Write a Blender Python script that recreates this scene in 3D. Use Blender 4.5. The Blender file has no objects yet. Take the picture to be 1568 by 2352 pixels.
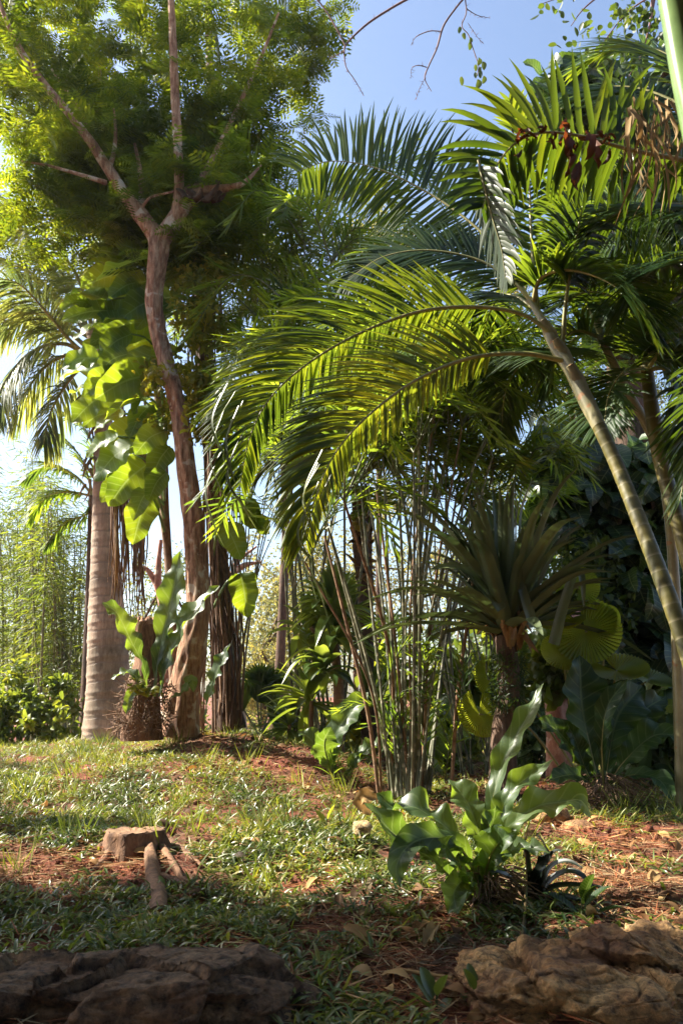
import bpy, math, random
import numpy as np
from mathutils import Vector, noise as mnoise

# ------------------------------------------------------------------ camera, sky, sun
sc = bpy.context.scene
EYE = np.array([0.0, 0.0, 1.5])
PITCH = math.radians(13)
FPX = 1829.0                      # focal length in pixels of a 1568 x 2352 picture
cam_d = bpy.data.cameras.new('camera'); cam = bpy.data.objects.new('camera', cam_d)
sc.collection.objects.link(cam); sc.camera = cam
cam.location = EYE; cam.rotation_euler = (math.radians(90) + PITCH, 0, 0)
cam_d.sensor_fit = 'VERTICAL'; cam_d.sensor_height = 36; cam_d.lens = 28.0
cam_d.clip_start = 0.05; cam_d.clip_end = 2000
cam_d.dof.use_dof = True; cam_d.dof.focus_distance = 3.3; cam_d.dof.aperture_fstop = 9

SUN_EL, SUN_AZ = math.radians(43), math.radians(-74)      # azimuth from +Y (view direction), negative = to the left
SUN = np.array([math.sin(SUN_AZ) * math.cos(SUN_EL), math.cos(SUN_AZ) * math.cos(SUN_EL), math.sin(SUN_EL)])
w = bpy.data.worlds.new('World'); sc.world = w; w.use_nodes = True
nt = w.node_tree; nt.nodes.clear()
sky = nt.nodes.new('ShaderNodeTexSky'); sky.sky_type = 'NISHITA'; sky.sun_disc = False
sky.sun_elevation = SUN_EL; sky.sun_rotation = SUN_AZ
sky.air_density = 1.0; sky.dust_density = 1.7; sky.ozone_density = 1.2
bg = nt.nodes.new('ShaderNodeBackground'); bg.inputs[1].default_value = 0.080
out = nt.nodes.new('ShaderNodeOutputWorld')
nt.links.new(sky.outputs[0], bg.inputs[0]); nt.links.new(bg.outputs[0], out.inputs[0])
ld = bpy.data.lights.new('sun', 'SUN'); ld.energy = 5.0; ld.angle = math.radians(0.6); ld.color = (1, 0.93, 0.80)
lo = bpy.data.objects.new('sun', ld); sc.collection.objects.link(lo)
lo.rotation_euler = Vector(SUN).to_track_quat('Z', 'Y').to_euler()
sc.view_settings.view_transform = 'Standard'; sc.view_settings.look = 'None'
sc.view_settings.gamma = 1; sc.view_settings.exposure = 1.93
sc.cycles.max_bounces = 8; sc.cycles.diffuse_bounces = 4; sc.cycles.transmission_bounces = 6
sc.cycles.use_denoising = True
sc.render.use_persistent_data = False

# ------------------------------------------------------------------ helpers
R = np.random.default_rng(11)
def U(a, b): return float(R.uniform(a, b))
def P(px, py, Y):
    x = (px - 784) / FPX; y = (1176 - py) / FPX
    d = np.array([x, math.cos(PITCH) - y * math.sin(PITCH), math.sin(PITCH) + y * math.cos(PITCH)])
    return EYE + d * (Y / d[1])
def PP(l, Y=None): return np.array([P(*(q if len(q) == 3 else (q[0], q[1], Y))) for q in l])
def px2m(px, Y): return px * Y / FPX
def nrm(v):
    v = np.asarray(v, float)
    return v / np.maximum(np.linalg.norm(v, axis=-1, keepdims=True), 1e-9)

class Geo:
    def __init__(s): s.V = []; s.F = []; s.UV = []; s.n = 0
    def add(s, V, F, mat=0, uv=None, smooth=True):
        V = np.asarray(V, np.float32).reshape(-1, 3); F = np.asarray(F, np.int64)
        if uv is None: uv = np.zeros((len(V), 2), np.float32)
        s.V.append(V); s.UV.append(np.asarray(uv, np.float32).reshape(-1, 2)); s.F.append((F + s.n, mat, smooth)); s.n += len(V)
    def build(s, name, mats, root=None, parent=None, **tags):
        V = np.concatenate(s.V); UV = np.concatenate(s.UV)
        if root is not None: V = V - np.array(root.location, np.float32)
        me = bpy.data.meshes.new(name)
        loops = np.concatenate([f.ravel() for f, m, k in s.F])
        cnt = np.concatenate([np.full(len(f), f.shape[1]) for f, m, k in s.F])
        mi = np.concatenate([np.full(len(f), m) for f, m, k in s.F])
        sm = np.concatenate([np.full(len(f), k) for f, m, k in s.F])
        me.vertices.add(len(V)); me.vertices.foreach_set('co', V.astype(np.float32).ravel())
        me.loops.add(len(loops)); me.loops.foreach_set('vertex_index', loops.astype(np.int32))
        me.polygons.add(len(cnt)); st = np.concatenate([[0], np.cumsum(cnt)[:-1]])
        me.polygons.foreach_set('loop_start', st.astype(np.int32))
        me.polygons.foreach_set('material_index', mi.astype(np.int32))
        uvl = me.uv_layers.new(name='uv')
        uvl.data.foreach_set('uv', UV[loops].astype(np.float32).ravel())
        me.update(calc_edges=True)
        me.polygons.foreach_set('use_smooth', sm.astype(bool))
        for m in (mats if isinstance(mats, (list, tuple)) else [mats]): me.materials.append(m)
        o = bpy.data.objects.new(name, me); sc.collection.objects.link(o)
        p = parent or root
        if p is not None: o.parent = p
        for k, v in tags.items(): o[k] = v
        return o

def thing(name, label, cat, loc, group=None):
    o = bpy.data.objects.new(name, None); sc.collection.objects.link(o)
    o.location = loc; o.empty_display_size = 0.2
    o['label'] = label; o['category'] = cat
    if group: o['group'] = group
    return o

def crv(pts, n):
    p = np.asarray(pts, float)
    if len(p) == 2:
        t = np.linspace(0, 1, n)[:, None]; return p[0] * (1 - t) + p[1] * t
    p = np.vstack([2 * p[0] - p[1], p, 2 * p[-1] - p[-2]])
    out = []
    m = len(p) - 3
    for i in range(m):
        t = np.linspace(0, 1, 24, endpoint=(i == m - 1))[:, None]
        a, b, c, d = p[i:i + 4]
        out.append(0.5 * ((2 * b) + (-a + c) * t + (2 * a - 5 * b + 4 * c - d) * t * t + (-a + 3 * b - 3 * c + d) * t ** 3))
    q = np.vstack(out)
    s = np.concatenate([[0], np.cumsum(np.linalg.norm(np.diff(q, axis=0), axis=1))])
    u = np.linspace(0, s[-1], n)
    return np.stack([np.interp(u, s, q[:, k]) for k in range(q.shape[1])], 1)

def frames(c):
    T = nrm(np.gradient(c, axis=0))
    a = np.array([1.0, 0, 0]) if abs(T[0][0]) < 0.8 else np.array([0, 1.0, 0])
    N = np.zeros_like(T); n = nrm(a - T[0] * (a @ T[0])); N[0] = n
    for i in range(1, len(T)):
        n = n - T[i] * (n @ T[i]); n = n / np.linalg.norm(n); N[i] = n
    return T, N, np.cross(T, N)

def tube(g, pts, rad, n=20, sides=8, mat=0, rough=0.0, ridge=0.0, rings=0, cap=True, seed=0, flare=0.0, twist=0.0):
    c = crv(pts, n); T, N, B = frames(c)
    t = np.linspace(0, 1, n)
    rad = np.interp(t, np.linspace(0, 1, len(rad)), rad) if hasattr(rad, '__len__') else np.full(n, rad)
    th = np.linspace(0, 2 * np.pi, sides, endpoint=False)
    r = rad[:, None] * np.ones(sides)
    if rough:
        s = seed * 1.7
        L = np.linalg.norm(np.diff(c, axis=0), axis=1).sum()
        z = t[:, None] * L
        f = (np.sin(th * 2 + s + z * 3) + 0.7 * np.sin(th * 3 - s * 2 + z * 7.3 + 1) + 0.6 * np.sin(th * 5 + z * 13 + s) * np.sin(z * 9 + s) + 0.5 * np.sin(th * 7 - z * 21 + 2 * s))
        r = r * (1 + rough * f / 2)
    if ridge:
        r = r * (1 + ridge * (np.abs(np.sin(th * 4 + t[:, None] * twist + np.sin(t[:, None] * 9 + seed) * 0.6)) - 0.5))
    if rings:
        ph = (t * rings) % 1
        r = r * (1 + 0.018 * np.where(ph < 0.14, 1, 0) + 0.02 * (1 - ph))[:, None]
    if flare:
        r = r * (1 + flare * np.exp(-t * 14) * (1 + 0.3 * np.sin(th * 5 + seed)))[:, None] if False else r * (1 + flare * np.exp(-t[:, None] * 14) * (1 + 0.35 * np.sin(th * 5 + seed)))
    V = c[:, None] + r[..., None] * (np.cos(th)[None, :, None] * N[:, None] + np.sin(th)[None, :, None] * B[:, None])
    i = np.arange(n - 1)[:, None] * sides; j = np.arange(sides); k = (j + 1) % sides
    F = np.stack([i + j, i + k, i + sides + k, i + sides + j], -1).reshape(-1, 4)
    uv = np.stack([np.broadcast_to(th / 6.283, (n, sides)), np.broadcast_to(t[:, None], (n, sides))], -1)
    V = V.reshape(-1, 3); uv = uv.reshape(-1, 2)
    g.add(V, F, mat, uv)
    if cap:
        for e in (0, n - 1):
            vv = np.vstack([V[e * sides:(e + 1) * sides], c[e] + (T[e] * rad[e] * 0.15 * (1 if e else -1))])
            ff = np.array([[a, (a + 1) % sides, sides] for a in range(sides)])
            g.add(vv, ff if e else ff[:, ::-1], mat, np.tile([0.5, t[e]], (sides + 1, 1)))
    return c

PROF = {
 'heart': ([0, .04, .12, .25, .42, .62, .8, .91, .97, 1], [.42, .72, .93, 1, .97, .85, .62, .38, .17, 0.01]),
 'strap': ([0, .12, .3, .5, .68, .82, .93, 1], [.10, .16, .45, .85, 1, .86, .48, 0.02]),
 'lance': ([0, .15, .4, .65, .85, 1], [.45, .75, 1, .85, .45, 0.01]),
 'ribbon': ([0, .3, .7, .9, 1], [1, .9, .7, .35, 0.01]),
 'oval': ([0, .1, .3, .55, .8, .93, 1], [.1, .55, .95, 1, .72, .38, 0.01]),
}
def blade(g, pts, width, up, shape='strap', n=22, across=6, fold=0.25, wave=0.0, freq=22, mat=0, seed=0, roll=0.0, curl=0.0, edge=0.0):
    """one leaf blade along the midrib pts; width = full width in metres; up = side the upper face looks to"""
    c = crv(pts, n); T = nrm(np.gradient(c, axis=0)); t = np.linspace(0, 1, n)
    up = np.asarray(up, float)
    N = nrm(up - T * (T @ up)[:, None])
    S = np.cross(T, N)
    if roll:
        a = roll * t[:, None]; N, S = N * np.cos(a) + S * np.sin(a), S * np.cos(a) - N * np.sin(a)
    wp = np.interp(t, *PROF[shape]) * width * 0.5
    s = np.linspace(-1, 1, across + 1)
    A = np.abs(s)[None, :]
    w_ = wp[:, None]
    ph = np.where(s < 0, 0.0, 1.9)[None, :] + seed
    wv = (np.sin(t[:, None] * freq + ph + 0.8 * np.sin(t[:, None] * freq * 0.37 + seed)) + .5 * np.sin(t[:, None] * freq * 1.9 + ph * 3 + seed)) * wave * width
    off = w_ * s * np.cos(fold * (1 + curl * A)); lift = w_ * A * np.sin(fold * (1 + curl * A)) + wv * A ** 1.6 * np.minimum(1, w_ / (width * .25))
    if edge: off = off * (1 + edge * np.sin(t[:, None] * freq * 1.3 + ph * 2) * A)
    V = c[:, None] + off[..., None] * S[:, None] + lift[..., None] * N[:, None]
    m = across + 1
    i = np.arange(n - 1)[:, None] * m; j = np.arange(across)
    F = np.stack([i + j, i + j + 1, i + m + j + 1, i + m + j], -1).reshape(-1, 4)
    uv = np.stack([np.broadcast_to(s * .5 + .5, (n, m)), np.broadcast_to(t[:, None], (n, m))], -1)
    g.add(V.reshape(-1, 3), F, mat, uv)
    return c

def tpl(kind, L=1.0, W=0.3):
    """small leaf templates along +Y with normal +Z"""
    g = Geo()
    if kind == 'leaf2':
        V = [(0, 0, 0), (-W / 2, L * .4, .06 * L), (0, L * .45, 0), (W / 2, L * .4, .06 * L), (0, L, -.08 * L)]
        return np.array(V), np.array([[0, 2, 1, 1], [0, 3, 2, 2]])[:0], np.array([[0, 2, 1], [0, 3, 2], [1, 2, 4], [2, 3, 4]])
    if kind == 'quad':
        V = [(0, 0, 0), (-W / 2, L * .45, 0), (0, L, 0), (W / 2, L * .45, 0)]
        return np.array(V), np.array([[0, 3, 2, 1]]), None
    if kind == 'blade':
        t = np.array([0, .35, .7, 1]); w = np.array([.7, 1, .7, .02]) * W / 2; z = -.35 * t ** 2.2 * L
        V = np.stack([np.stack([-w, t * L, z], 1), np.stack([w, t * L, z], 1)], 1).reshape(-1, 3)
        return V, np.array([[2 * i, 2 * i + 1, 2 * i + 3, 2 * i + 2] for i in range(3)]), None
    if kind in PROF:
        blade(g, [(0, 0, 0), (0, L * .35, .05 * L), (0, L * .7, 0.02 * L), (0, L, -.16 * L)], W, (0, 0, 1), kind, n=8, across=4, fold=.3, wave=.05, freq=14)
        return g.V[0].astype(float), g.F[0][0], None, g.UV[0]

def place(g, T_, pos, D, N, scale, mat=0):
    V, F4, F3 = T_[0], T_[1], T_[2]; uv = T_[3] if len(T_) > 3 else None
    D = nrm(D); N = nrm(N - D * (N * D).sum(-1, keepdims=True)); S = np.cross(D, N)
    sc_ = np.asarray(scale).reshape(-1, 1, 1) * np.ones((len(pos), 1, 1))
    W = (V[None, :, 0:1] * S[:, None] + V[None, :, 1:2] * D[:, None] + V[None, :, 2:3] * N[:, None]) * sc_ + pos[:, None]
    k = len(V); off = (np.arange(len(pos)) * k)[:, None, None]
    F = F4 if F3 is None else F3
    g.add(W.reshape(-1, 3), (F[None] + off).reshape(-1, F.shape[1]), mat, None if uv is None else np.tile(uv, (len(pos), 1)))

def rdir(n, up=0.0):
    v = R.normal(size=(n, 3)); v[:, 2] += up; return nrm(v)

def frond(g, pts, n=60, L=0.4, W=0.02, up=(0, 0, 1), roll=0.0, a0=75, a1=25, v=20, droop=0.15, seg=5, t0=0.12, r0=0.012, fold=0.35, jit=0.08,
          plume=0.0, prof=None, mat_r=0, mat_l=1, v2=None, gap=0.0, both=True, tipdroop=0.0, skip=0.03, L2=1.0):
    c = crv(pts, 90); T = nrm(np.gradient(c, axis=0)); ts = np.linspace(0, 1, 90)
    up = np.asarray(up, float); N = nrm(up - T * (T @ up)[:, None]); S = np.cross(T, N)
    if roll: N, S = N * math.cos(roll) + S * math.sin(roll), S * math.cos(roll) - N * math.sin(roll)
    tube(g, c, [r0, r0 * .75, r0 * .5, r0 * .28, r0 * .14], n=32, sides=6, mat=mat_r)
    pr = prof or ([0, .15, .4, .7, .9, 1], [.55, .85, 1, .85, .55, .35])
    for side in ((1, -1) if both else (1,)):
        t = np.linspace(t0, 0.995, n) + R.normal(size=n) * 0.004
        keep = R.random(n) > skip
        t = np.clip(t, 0, 1)[keep]; m = len(t)
        I = lambda A: np.stack([np.interp(t, ts, A[:, k]) for k in range(3)], 1)
        b, Ti, Ni, Si = I(c), nrm(I(T)), nrm(I(N)), nrm(I(S))
        q = (t - t0) / (1 - t0)
        a = np.radians(a0 + (a1 - a0) * q ** 1.2 + R.normal(size=m) * 90 * jit)[:, None]
        vv = np.radians((v if side > 0 or v2 is None else v2) + R.normal(size=m) * (60 * jit + plume))[:, None]
        d = np.cos(a) * Ti + np.sin(a) * (side * Si * np.cos(vv) + Ni * np.sin(vv)); d = nrm(d)
        ll = ((L if side > 0 else L * L2) * np.interp(q, *pr) * (1 + R.normal(size=m) * jit))[:, None]
        p = b; rows = []
        for k in range(seg + 1):
            wd = nrm(Ti - (Ti * d).sum(1, keepdims=True) * d); nn = np.cross(wd, d) * side
            w_ = W * 0.5 * np.interp(k / seg, [0, .15, .45, .75, 1], [.45, .9, 1, .7, 0.03])
            rows.append(np.stack([p - wd * w_ + nn * w_ * fold, p, p + wd * w_ + nn * w_ * fold], 1))
            p = p + d * ll / seg
            dr = droop * (0.4 + 1.2 * k / seg) + tipdroop * q[:, None]
            d = nrm(d + np.array([0, 0, -1.0]) * dr + R.normal(size=(m, 3)) * 0.015)
        V = np.stack(rows, 1).reshape(m, -1, 3); kk = 3 * (seg + 1)
        fb = []
        for k in range(seg):
            for e in (0, 1):
                fb.append([3 * k + e, 3 * k + e + 1, 3 * k + 3 + e + 1, 3 * k + 3 + e])
        F = (np.array(fb)[None] + (np.arange(m) * kk)[:, None, None]).reshape(-1, 4)
        uv = np.tile(np.stack([np.tile([0, .5, 1], seg + 1), np.repeat(np.linspace(0, 1, seg + 1), 3)], 1), (m, 1))
        g.add(V.reshape(-1, 3), F, mat_l, uv)

# ------------------------------------------------------------------ materials
def newmat(name):
    m = bpy.data.materials.new(name); m.use_nodes = True; nt = m.node_tree; nt.nodes.clear()
    o = nt.nodes.new('ShaderNodeOutputMaterial'); return m, nt, o
def N_(nt, t, **kw):
    n = nt.nodes.new(t)
    for k, v in kw.items():
        if k in n.inputs: n.inputs[k].default_value = v
        else: setattr(n, k, v)
    return n
def ramp(nt, fac, stops):
    r = nt.nodes.new('ShaderNodeValToRGB'); e = r.color_ramp.elements
    while len(e) < len(stops): e.new(0.5)
    for q, (p, c) in zip(e, stops): q.position = p; q.color = (*c, 1)
    nt.links.new(fac, r.inputs[0]); return r.outputs[0]
def mixc(nt, f, a, b, mode='MIX'):
    m = nt.nodes.new('ShaderNodeMix'); m.data_type = 'RGBA'; m.blend_type = mode
    for s, v in ((m.inputs[0], f), (m.inputs[6], a), (m.inputs[7], b)):
        if hasattr(v, 'is_linked'): nt.links.new(v, s)
        elif isinstance(v, (int, float)): s.default_value = v
        else: s.default_value = (*v, 1)
    return m.outputs[2]
def math_(nt, op, a, b=0.0, c=None):
    m = nt.nodes.new('ShaderNodeMath'); m.operation = op
    for s, v in zip(m.inputs, (a, b) if c is None else (a, b, c)):
        if hasattr(v, 'is_linked'): nt.links.new(v, s)
        else: s.default_value = v
    return m.outputs[0]

def leafmat(name, cols, trans=(.25, .42, .03), tf=0.4, rough=.42, spec=.5, veins=0, vein_col=None, spot=None, patch=0.0):
    m, nt, o = newmat(name)
    gi = N_(nt, 'ShaderNodeNewGeometry'); tc = N_(nt, 'ShaderNodeTexCoord')
    k = len(cols)
    base = ramp(nt, gi.outputs['Random Per Island'], [(i / max(1, k - 1), c) for i, c in enumerate(cols)])
    nz = N_(nt, 'ShaderNodeTexNoise', Scale=2.3, Detail=3.0); nt.links.new(tc.outputs['Object'], nz.inputs['Vector'])
    dk = ramp(nt, nz.outputs[0], [(.38, (.42, .48, .46)), (.62, (1.12, 1.02, .75))])
    base = mixc(nt, 1.0, base, dk, 'MULTIPLY')
    tcol = mixc(nt, 1.0, ramp(nt, gi.outputs['Random Per Island'], [(0, tuple(c * .7 for c in trans)), (.5, trans), (1, (trans[0] * 1.35, trans[1] * 1.1, trans[2] * .8))]), dk, 'MULTIPLY')
    if spot:
        n2 = N_(nt, 'ShaderNodeTexNoise', Scale=spot[1], Detail=4.0, Roughness=.7); nt.links.new(tc.outputs['Object'], n2.inputs['Vector'])
        f = ramp(nt, n2.outputs[0], [(spot[2], (0, 0, 0)), (spot[2] + .06, (1, 1, 1))])
        base = mixc(nt, f, base, spot[0]); tcol = mixc(nt, f, tcol, tuple(min(1, c * 1.3) for c in spot[0]))
    bs = N_(nt, 'ShaderNodeBsdfPrincipled', Roughness=rough); bs.inputs['Specular IOR Level'].default_value = spec
    if veins:
        sx = N_(nt, 'ShaderNodeSeparateXYZ'); nt.links.new(tc.outputs['UV'], sx.inputs[0])
        au = math_(nt, 'ABSOLUTE', math_(nt, 'SUBTRACT', sx.outputs[0], .5))
        mid = ramp(nt, au, [(0, (1, 1, 1)), (.012, (1, 1, 1)), (.035, (0, 0, 0))])
        ph = math_(nt, 'FRACT', math_(nt, 'MULTIPLY', math_(nt, 'SUBTRACT', sx.outputs[1], math_(nt, 'MULTIPLY', au, .22)), float(veins)))
        lat = ramp(nt, ph, [(0, (.6, .6, .6)), (.07, (.45, .45, .45)), (.16, (0, 0, 0)), (.95, (0, 0, 0)), (1, (.6, .6, .6))])
        vm = mixc(nt, 1.0, mid, lat, 'LIGHTEN')
        vc = vein_col or (.30, .38, .12)
        base = mixc(nt, math_(nt, 'MULTIPLY', vm, .55), base, vc)
        tcol = mixc(nt, math_(nt, 'MULTIPLY', vm, .5), tcol, (.62, .75, .22))
        bp = N_(nt, 'ShaderNodeBump', Strength=.22, Distance=.004); nt.links.new(math_(nt, 'MULTIPLY', math_(nt, 'SINE', math_(nt, 'MULTIPLY', ph, 3.1416)), 1.0), bp.inputs['Height'])
        nt.links.new(bp.outputs[0], bs.inputs['Normal'])
    nt.links.new(base, bs.inputs['Base Color'])
    rn = N_(nt, 'ShaderNodeMapRange'); rn.inputs[3].default_value = rough - .1; rn.inputs[4].default_value = rough + .15
    nt.links.new(nz.outputs[0], rn.inputs[0]); nt.links.new(rn.outputs[0], bs.inputs['Roughness'])
    tr = N_(nt, 'ShaderNodeBsdfTranslucent'); nt.links.new(tcol, tr.inputs[0])
    mx = N_(nt, 'ShaderNodeMixShader'); mx.inputs[0].default_value = tf
    nt.links.new(bs.outputs[0], mx.inputs[1]); nt.links.new(tr.outputs[0], mx.inputs[2]); nt.links.new(mx.outputs[0], o.inputs[0])
    return m

def barkmat(name, cols, scale=(6, 6, 1.2), bump=.6, dist=.02, rough=.85, ringz=None, ringcol=(.1, .08, .06), patch=None):
    m, nt, o = newmat(name); tc = N_(nt, 'ShaderNodeTexCoord')
    mp = N_(nt, 'ShaderNodeMapping'); mp.inputs['Scale'].default_value = scale; nt.links.new(tc.outputs['Object'], mp.inputs[0])
    n1 = N_(nt, 'ShaderNodeTexNoise', Scale=3.0, Detail=8.0, Roughness=.68, Distortion=.6); nt.links.new(mp.outputs[0], n1.inputs['Vector'])
    n2 = N_(nt, 'ShaderNodeTexNoise', Scale=9.0, Detail=6.0, Roughness=.7); nt.links.new(tc.outputs['Object'], n2.inputs['Vector'])
    k = len(cols)
    c = ramp(nt, n1.outputs[0], [(.3 + .4 * i / max(1, k - 1), q) for i, q in enumerate(cols)])
    c = mixc(nt, 1.0, c, ramp(nt, n2.outputs[0], [(.3, (.65, .65, .65)), (.7, (1.3, 1.25, 1.2))]), 'MULTIPLY')
    h = n1.outputs[0]
    if patch:
        n3 = N_(nt, 'ShaderNodeTexNoise', Scale=patch[1], Detail=3.0); nt.links.new(tc.outputs['Object'], n3.inputs['Vector'])
        c = mixc(nt, ramp(nt, n3.outputs[0], [(patch[2], (0, 0, 0)), (patch[2] + .05, (1, 1, 1))]), c, patch[0])
    if ringz:
        n4 = N_(nt, 'ShaderNodeTexNoise', Scale=1.7, Detail=3.0); nt.links.new(tc.outputs['Object'], n4.inputs['Vector'])
        c = mixc(nt, 1.0, c, ramp(nt, n4.outputs[0], [(.35, (.6, .62, .55)), (.6, (1.15, 1.1, 1.05))]), 'MULTIPLY')
        sx = N_(nt, 'ShaderNodeSeparateXYZ'); nt.links.new(tc.outputs['UV'], sx.inputs[0])
        wob = math_(nt, 'ADD', math_(nt, 'MULTIPLY', n2.outputs[0], .35), math_(nt, 'MULTIPLY', n4.outputs[0], .5))
        ph = math_(nt, 'FRACT', math_(nt, 'ADD', math_(nt, 'MULTIPLY', sx.outputs[1], float(ringz)), wob))
        rm = ramp(nt, ph, [(0, (1, 1, 1)), (.07, (.8, .8, .8)), (.16, (0, 0, 0)), (.97, (0, 0, 0)), (1, (1, 1, 1))])
        c = mixc(nt, math_(nt, 'MULTIPLY', rm, .75), c, ringcol)
        h = math_(nt, 'SUBTRACT', math_(nt, 'MULTIPLY', n1.outputs[0], .4), math_(nt, 'MULTIPLY', rm, .5))
    bs = N_(nt, 'ShaderNodeBsdfPrincipled', Roughness=rough); nt.links.new(c, bs.inputs['Base Color'])
    bp = N_(nt, 'ShaderNodeBump', Strength=bump, Distance=dist); nt.links.new(h, bp.inputs['Height']); nt.links.new(bp.outputs[0], bs.inputs['Normal'])
    nt.links.new(bs.outputs[0], o.inputs[0]); return m

M = {}
M['feather'] = leafmat('feather_leaf', [(.025, .055, .010), (.05, .09, .014), (.075, .12, .016)], (.38, .50, .025), .46, .5, .25)
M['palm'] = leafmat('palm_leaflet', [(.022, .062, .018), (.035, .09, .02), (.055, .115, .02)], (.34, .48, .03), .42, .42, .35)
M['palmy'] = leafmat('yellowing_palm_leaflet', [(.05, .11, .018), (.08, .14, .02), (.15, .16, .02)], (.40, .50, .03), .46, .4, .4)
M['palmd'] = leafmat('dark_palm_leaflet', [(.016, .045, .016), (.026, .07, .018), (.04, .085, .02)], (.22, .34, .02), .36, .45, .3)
M['coco'] = leafmat('coconut_leaflet', [(.05, .10, .03), (.10, .16, .05), (.20, .23, .09)], (.50, .60, .16), .5, .42, .5)
M['fine'] = leafmat('bamboo_palm_leaflet', [(.028, .08, .018), (.05, .12, .02), (.08, .15, .03)], (.42, .60, .05), .48, .42, .4)
M['phil'] = leafmat('philodendron_leaf', [(.03, .10, .02), (.05, .14, .02)], (.44, .60, .03), .52, .42, .35, veins=9, vein_col=(.12, .22, .04))
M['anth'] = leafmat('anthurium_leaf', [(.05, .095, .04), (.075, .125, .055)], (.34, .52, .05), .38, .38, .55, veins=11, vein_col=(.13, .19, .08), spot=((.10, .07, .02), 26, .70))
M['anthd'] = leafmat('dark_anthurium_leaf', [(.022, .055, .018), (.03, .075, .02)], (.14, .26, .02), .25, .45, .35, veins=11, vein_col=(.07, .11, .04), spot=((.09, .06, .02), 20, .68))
M['brom'] = leafmat('bromeliad_leaf', [(.06, .10, .065), (.10, .14, .085), (.15, .17, .09)], (.10, .16, .05), .15, .42, .45)
M['blackbrom'] = leafmat('dark_bromeliad_leaf', [(.012, .02, .018), (.02, .03, .024)], (.03, .05, .02), .1, .35, .5)
M['pothos'] = leafmat('climber_leaf', [(.016, .045, .018), (.028, .07, .022), (.04, .085, .03)], (.16, .30, .03), .3, .36, .55, veins=8, spot=((.32, .36, .10), 9, .69))  # pale patches scattered over the dark leaf colour
M['mott'] = leafmat('mottled_leaf', [(.05, .10, .04), (.09, .15, .06), (.14, .20, .08)], (.40, .52, .10), .4, .4, .5, veins=6, spot=((.42, .48, .26), 14, .56))
M['pale'] = leafmat('pale_drying_leaflet', [(.06, .10, .04), (.10, .14, .06), (.15, .18, .09)], (.3, .4, .12), .35, .4, .5)
M['fan'] = leafmat('fan_palm_leaf', [(.10, .17, .03), (.14, .20, .03)], (.60, .72, .06), .55, .42, .45)  # brightened leaf colour stands in for sunlight on the fans
M['drac'] = leafmat('dracaena_leaf', [(.03, .075, .025), (.05, .11, .03), (.14, .20, .05)], (.48, .60, .08), .42, .32, .6)
M['shrub'] = leafmat('shrub_leaf', [(.06, .12, .02), (.09, .16, .025), (.15, .19, .04)], (.4, .5, .05), .45, .42, .5)
M['yel'] = leafmat('yellow_green_small_leaf', [(.12, .17, .02), (.18, .20, .025), (.26, .22, .03)], (.58, .60, .05), .5, .5, .4)
M['bamb'] = leafmat('bamboo_leaf', [(.05, .11, .02), (.08, .14, .025), (.12, .17, .04)], (.36, .48, .05), .45, .45, .5)
M['far'] = leafmat('far_leaf', [(.07, .11, .03), (.11, .15, .05), (.17, .19, .07)], (.36, .42, .10), .45, .6, .3)
M['farw'] = leafmat('far_sunlit_leaf', [(.10, .13, .04), (.18, .19, .08), (.32, .29, .14)], (.48, .48, .16), .45, .6, .3)  # sunlight and haze put into the paler far leaf colour
M['fard'] = leafmat('far_dark_leaf', [(.02, .05, .015), (.035, .075, .02), (.05, .09, .025)], (.18, .28, .03), .35, .5, .4)
M['dead'] = leafmat('dead_frond', [(.16, .10, .05), (.28, .19, .10), (.40, .30, .18)], (.35, .22, .10), .25, .7, .2)
M['reddead'] = leafmat('red_brown_dead_leaf', [(.05, .018, .01), (.09, .03, .016), (.15, .05, .02)], (.26, .07, .02), .3, .6, .3)
M['litter'] = leafmat('fallen_leaf', [(.06, .03, .015), (.16, .08, .04), (.34, .20, .10), (.45, .32, .18)], (.3, .16, .06), .2, .7, .2)
M['grass'] = leafmat('grass_blade', [(.10, .15, .03), (.16, .22, .04), (.22, .27, .05), (.44, .40, .19)], (.36, .44, .05), .35, .42, .5)
M['gcov'] = leafmat('creeping_leaf', [(.045, .085, .02), (.075, .13, .03), (.12, .17, .045), (.22, .22, .08), (.34, .27, .13)], (.28, .38, .05), .3, .34, .6)
M['straw'] = leafmat('straw', [(.22, .06, .03), (.30, .11, .055), (.40, .22, .13), (.5, .42, .3)], (.3, .18, .1), .15, .8, .2)
M['rachis'] = barkmat('frond_rachis', [(.16, .17, .05), (.26, .25, .08), (.36, .30, .10)], bump=.1, rough=.45)
M['rachisd'] = barkmat('dark_rachis', [(.06, .08, .03), (.12, .13, .05)], bump=.1, rough=.5)
M['bark'] = barkmat('reddish_flaking_bark', [(.09, .04, .022), (.30, .14, .075), (.50, .30, .18), (.66, .48, .33)], (11, 11, 2.0), 1.0, .035, patch=((.62, .48, .35), 9, .58))
M['barkd'] = barkmat('dark_bark', [(.03, .018, .012), (.09, .05, .03), (.16, .10, .065)], (9, 9, 1.5), .9, .02)
M['stumpb'] = barkmat('stump_bark', [(.06, .028, .014), (.18, .09, .045), (.32, .18, .09)], (12, 12, 3), .8, .012)
M['cut'] = barkmat('cut_wood', [(.10, .05, .025), (.22, .12, .06), (.34, .22, .12)], (3, 3, 20), .3, .005)
M['coctrunk'] = barkmat('coconut_trunk', [(.22, .16, .12), (.34, .26, .20), (.44, .36, .29)], (16, 16, 1.5), .7, .012, ringz=26, ringcol=(.22, .17, .13))
M['arectrunk'] = barkmat('ringed_palm_trunk', [(.06, .065, .015), (.13, .115, .025), (.19, .16, .045)], (3, 3, 1.0), .12, .003, rough=.5, ringz=26, ringcol=(.22, .19, .10))  # lowered trunk colour stands in for shade
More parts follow.
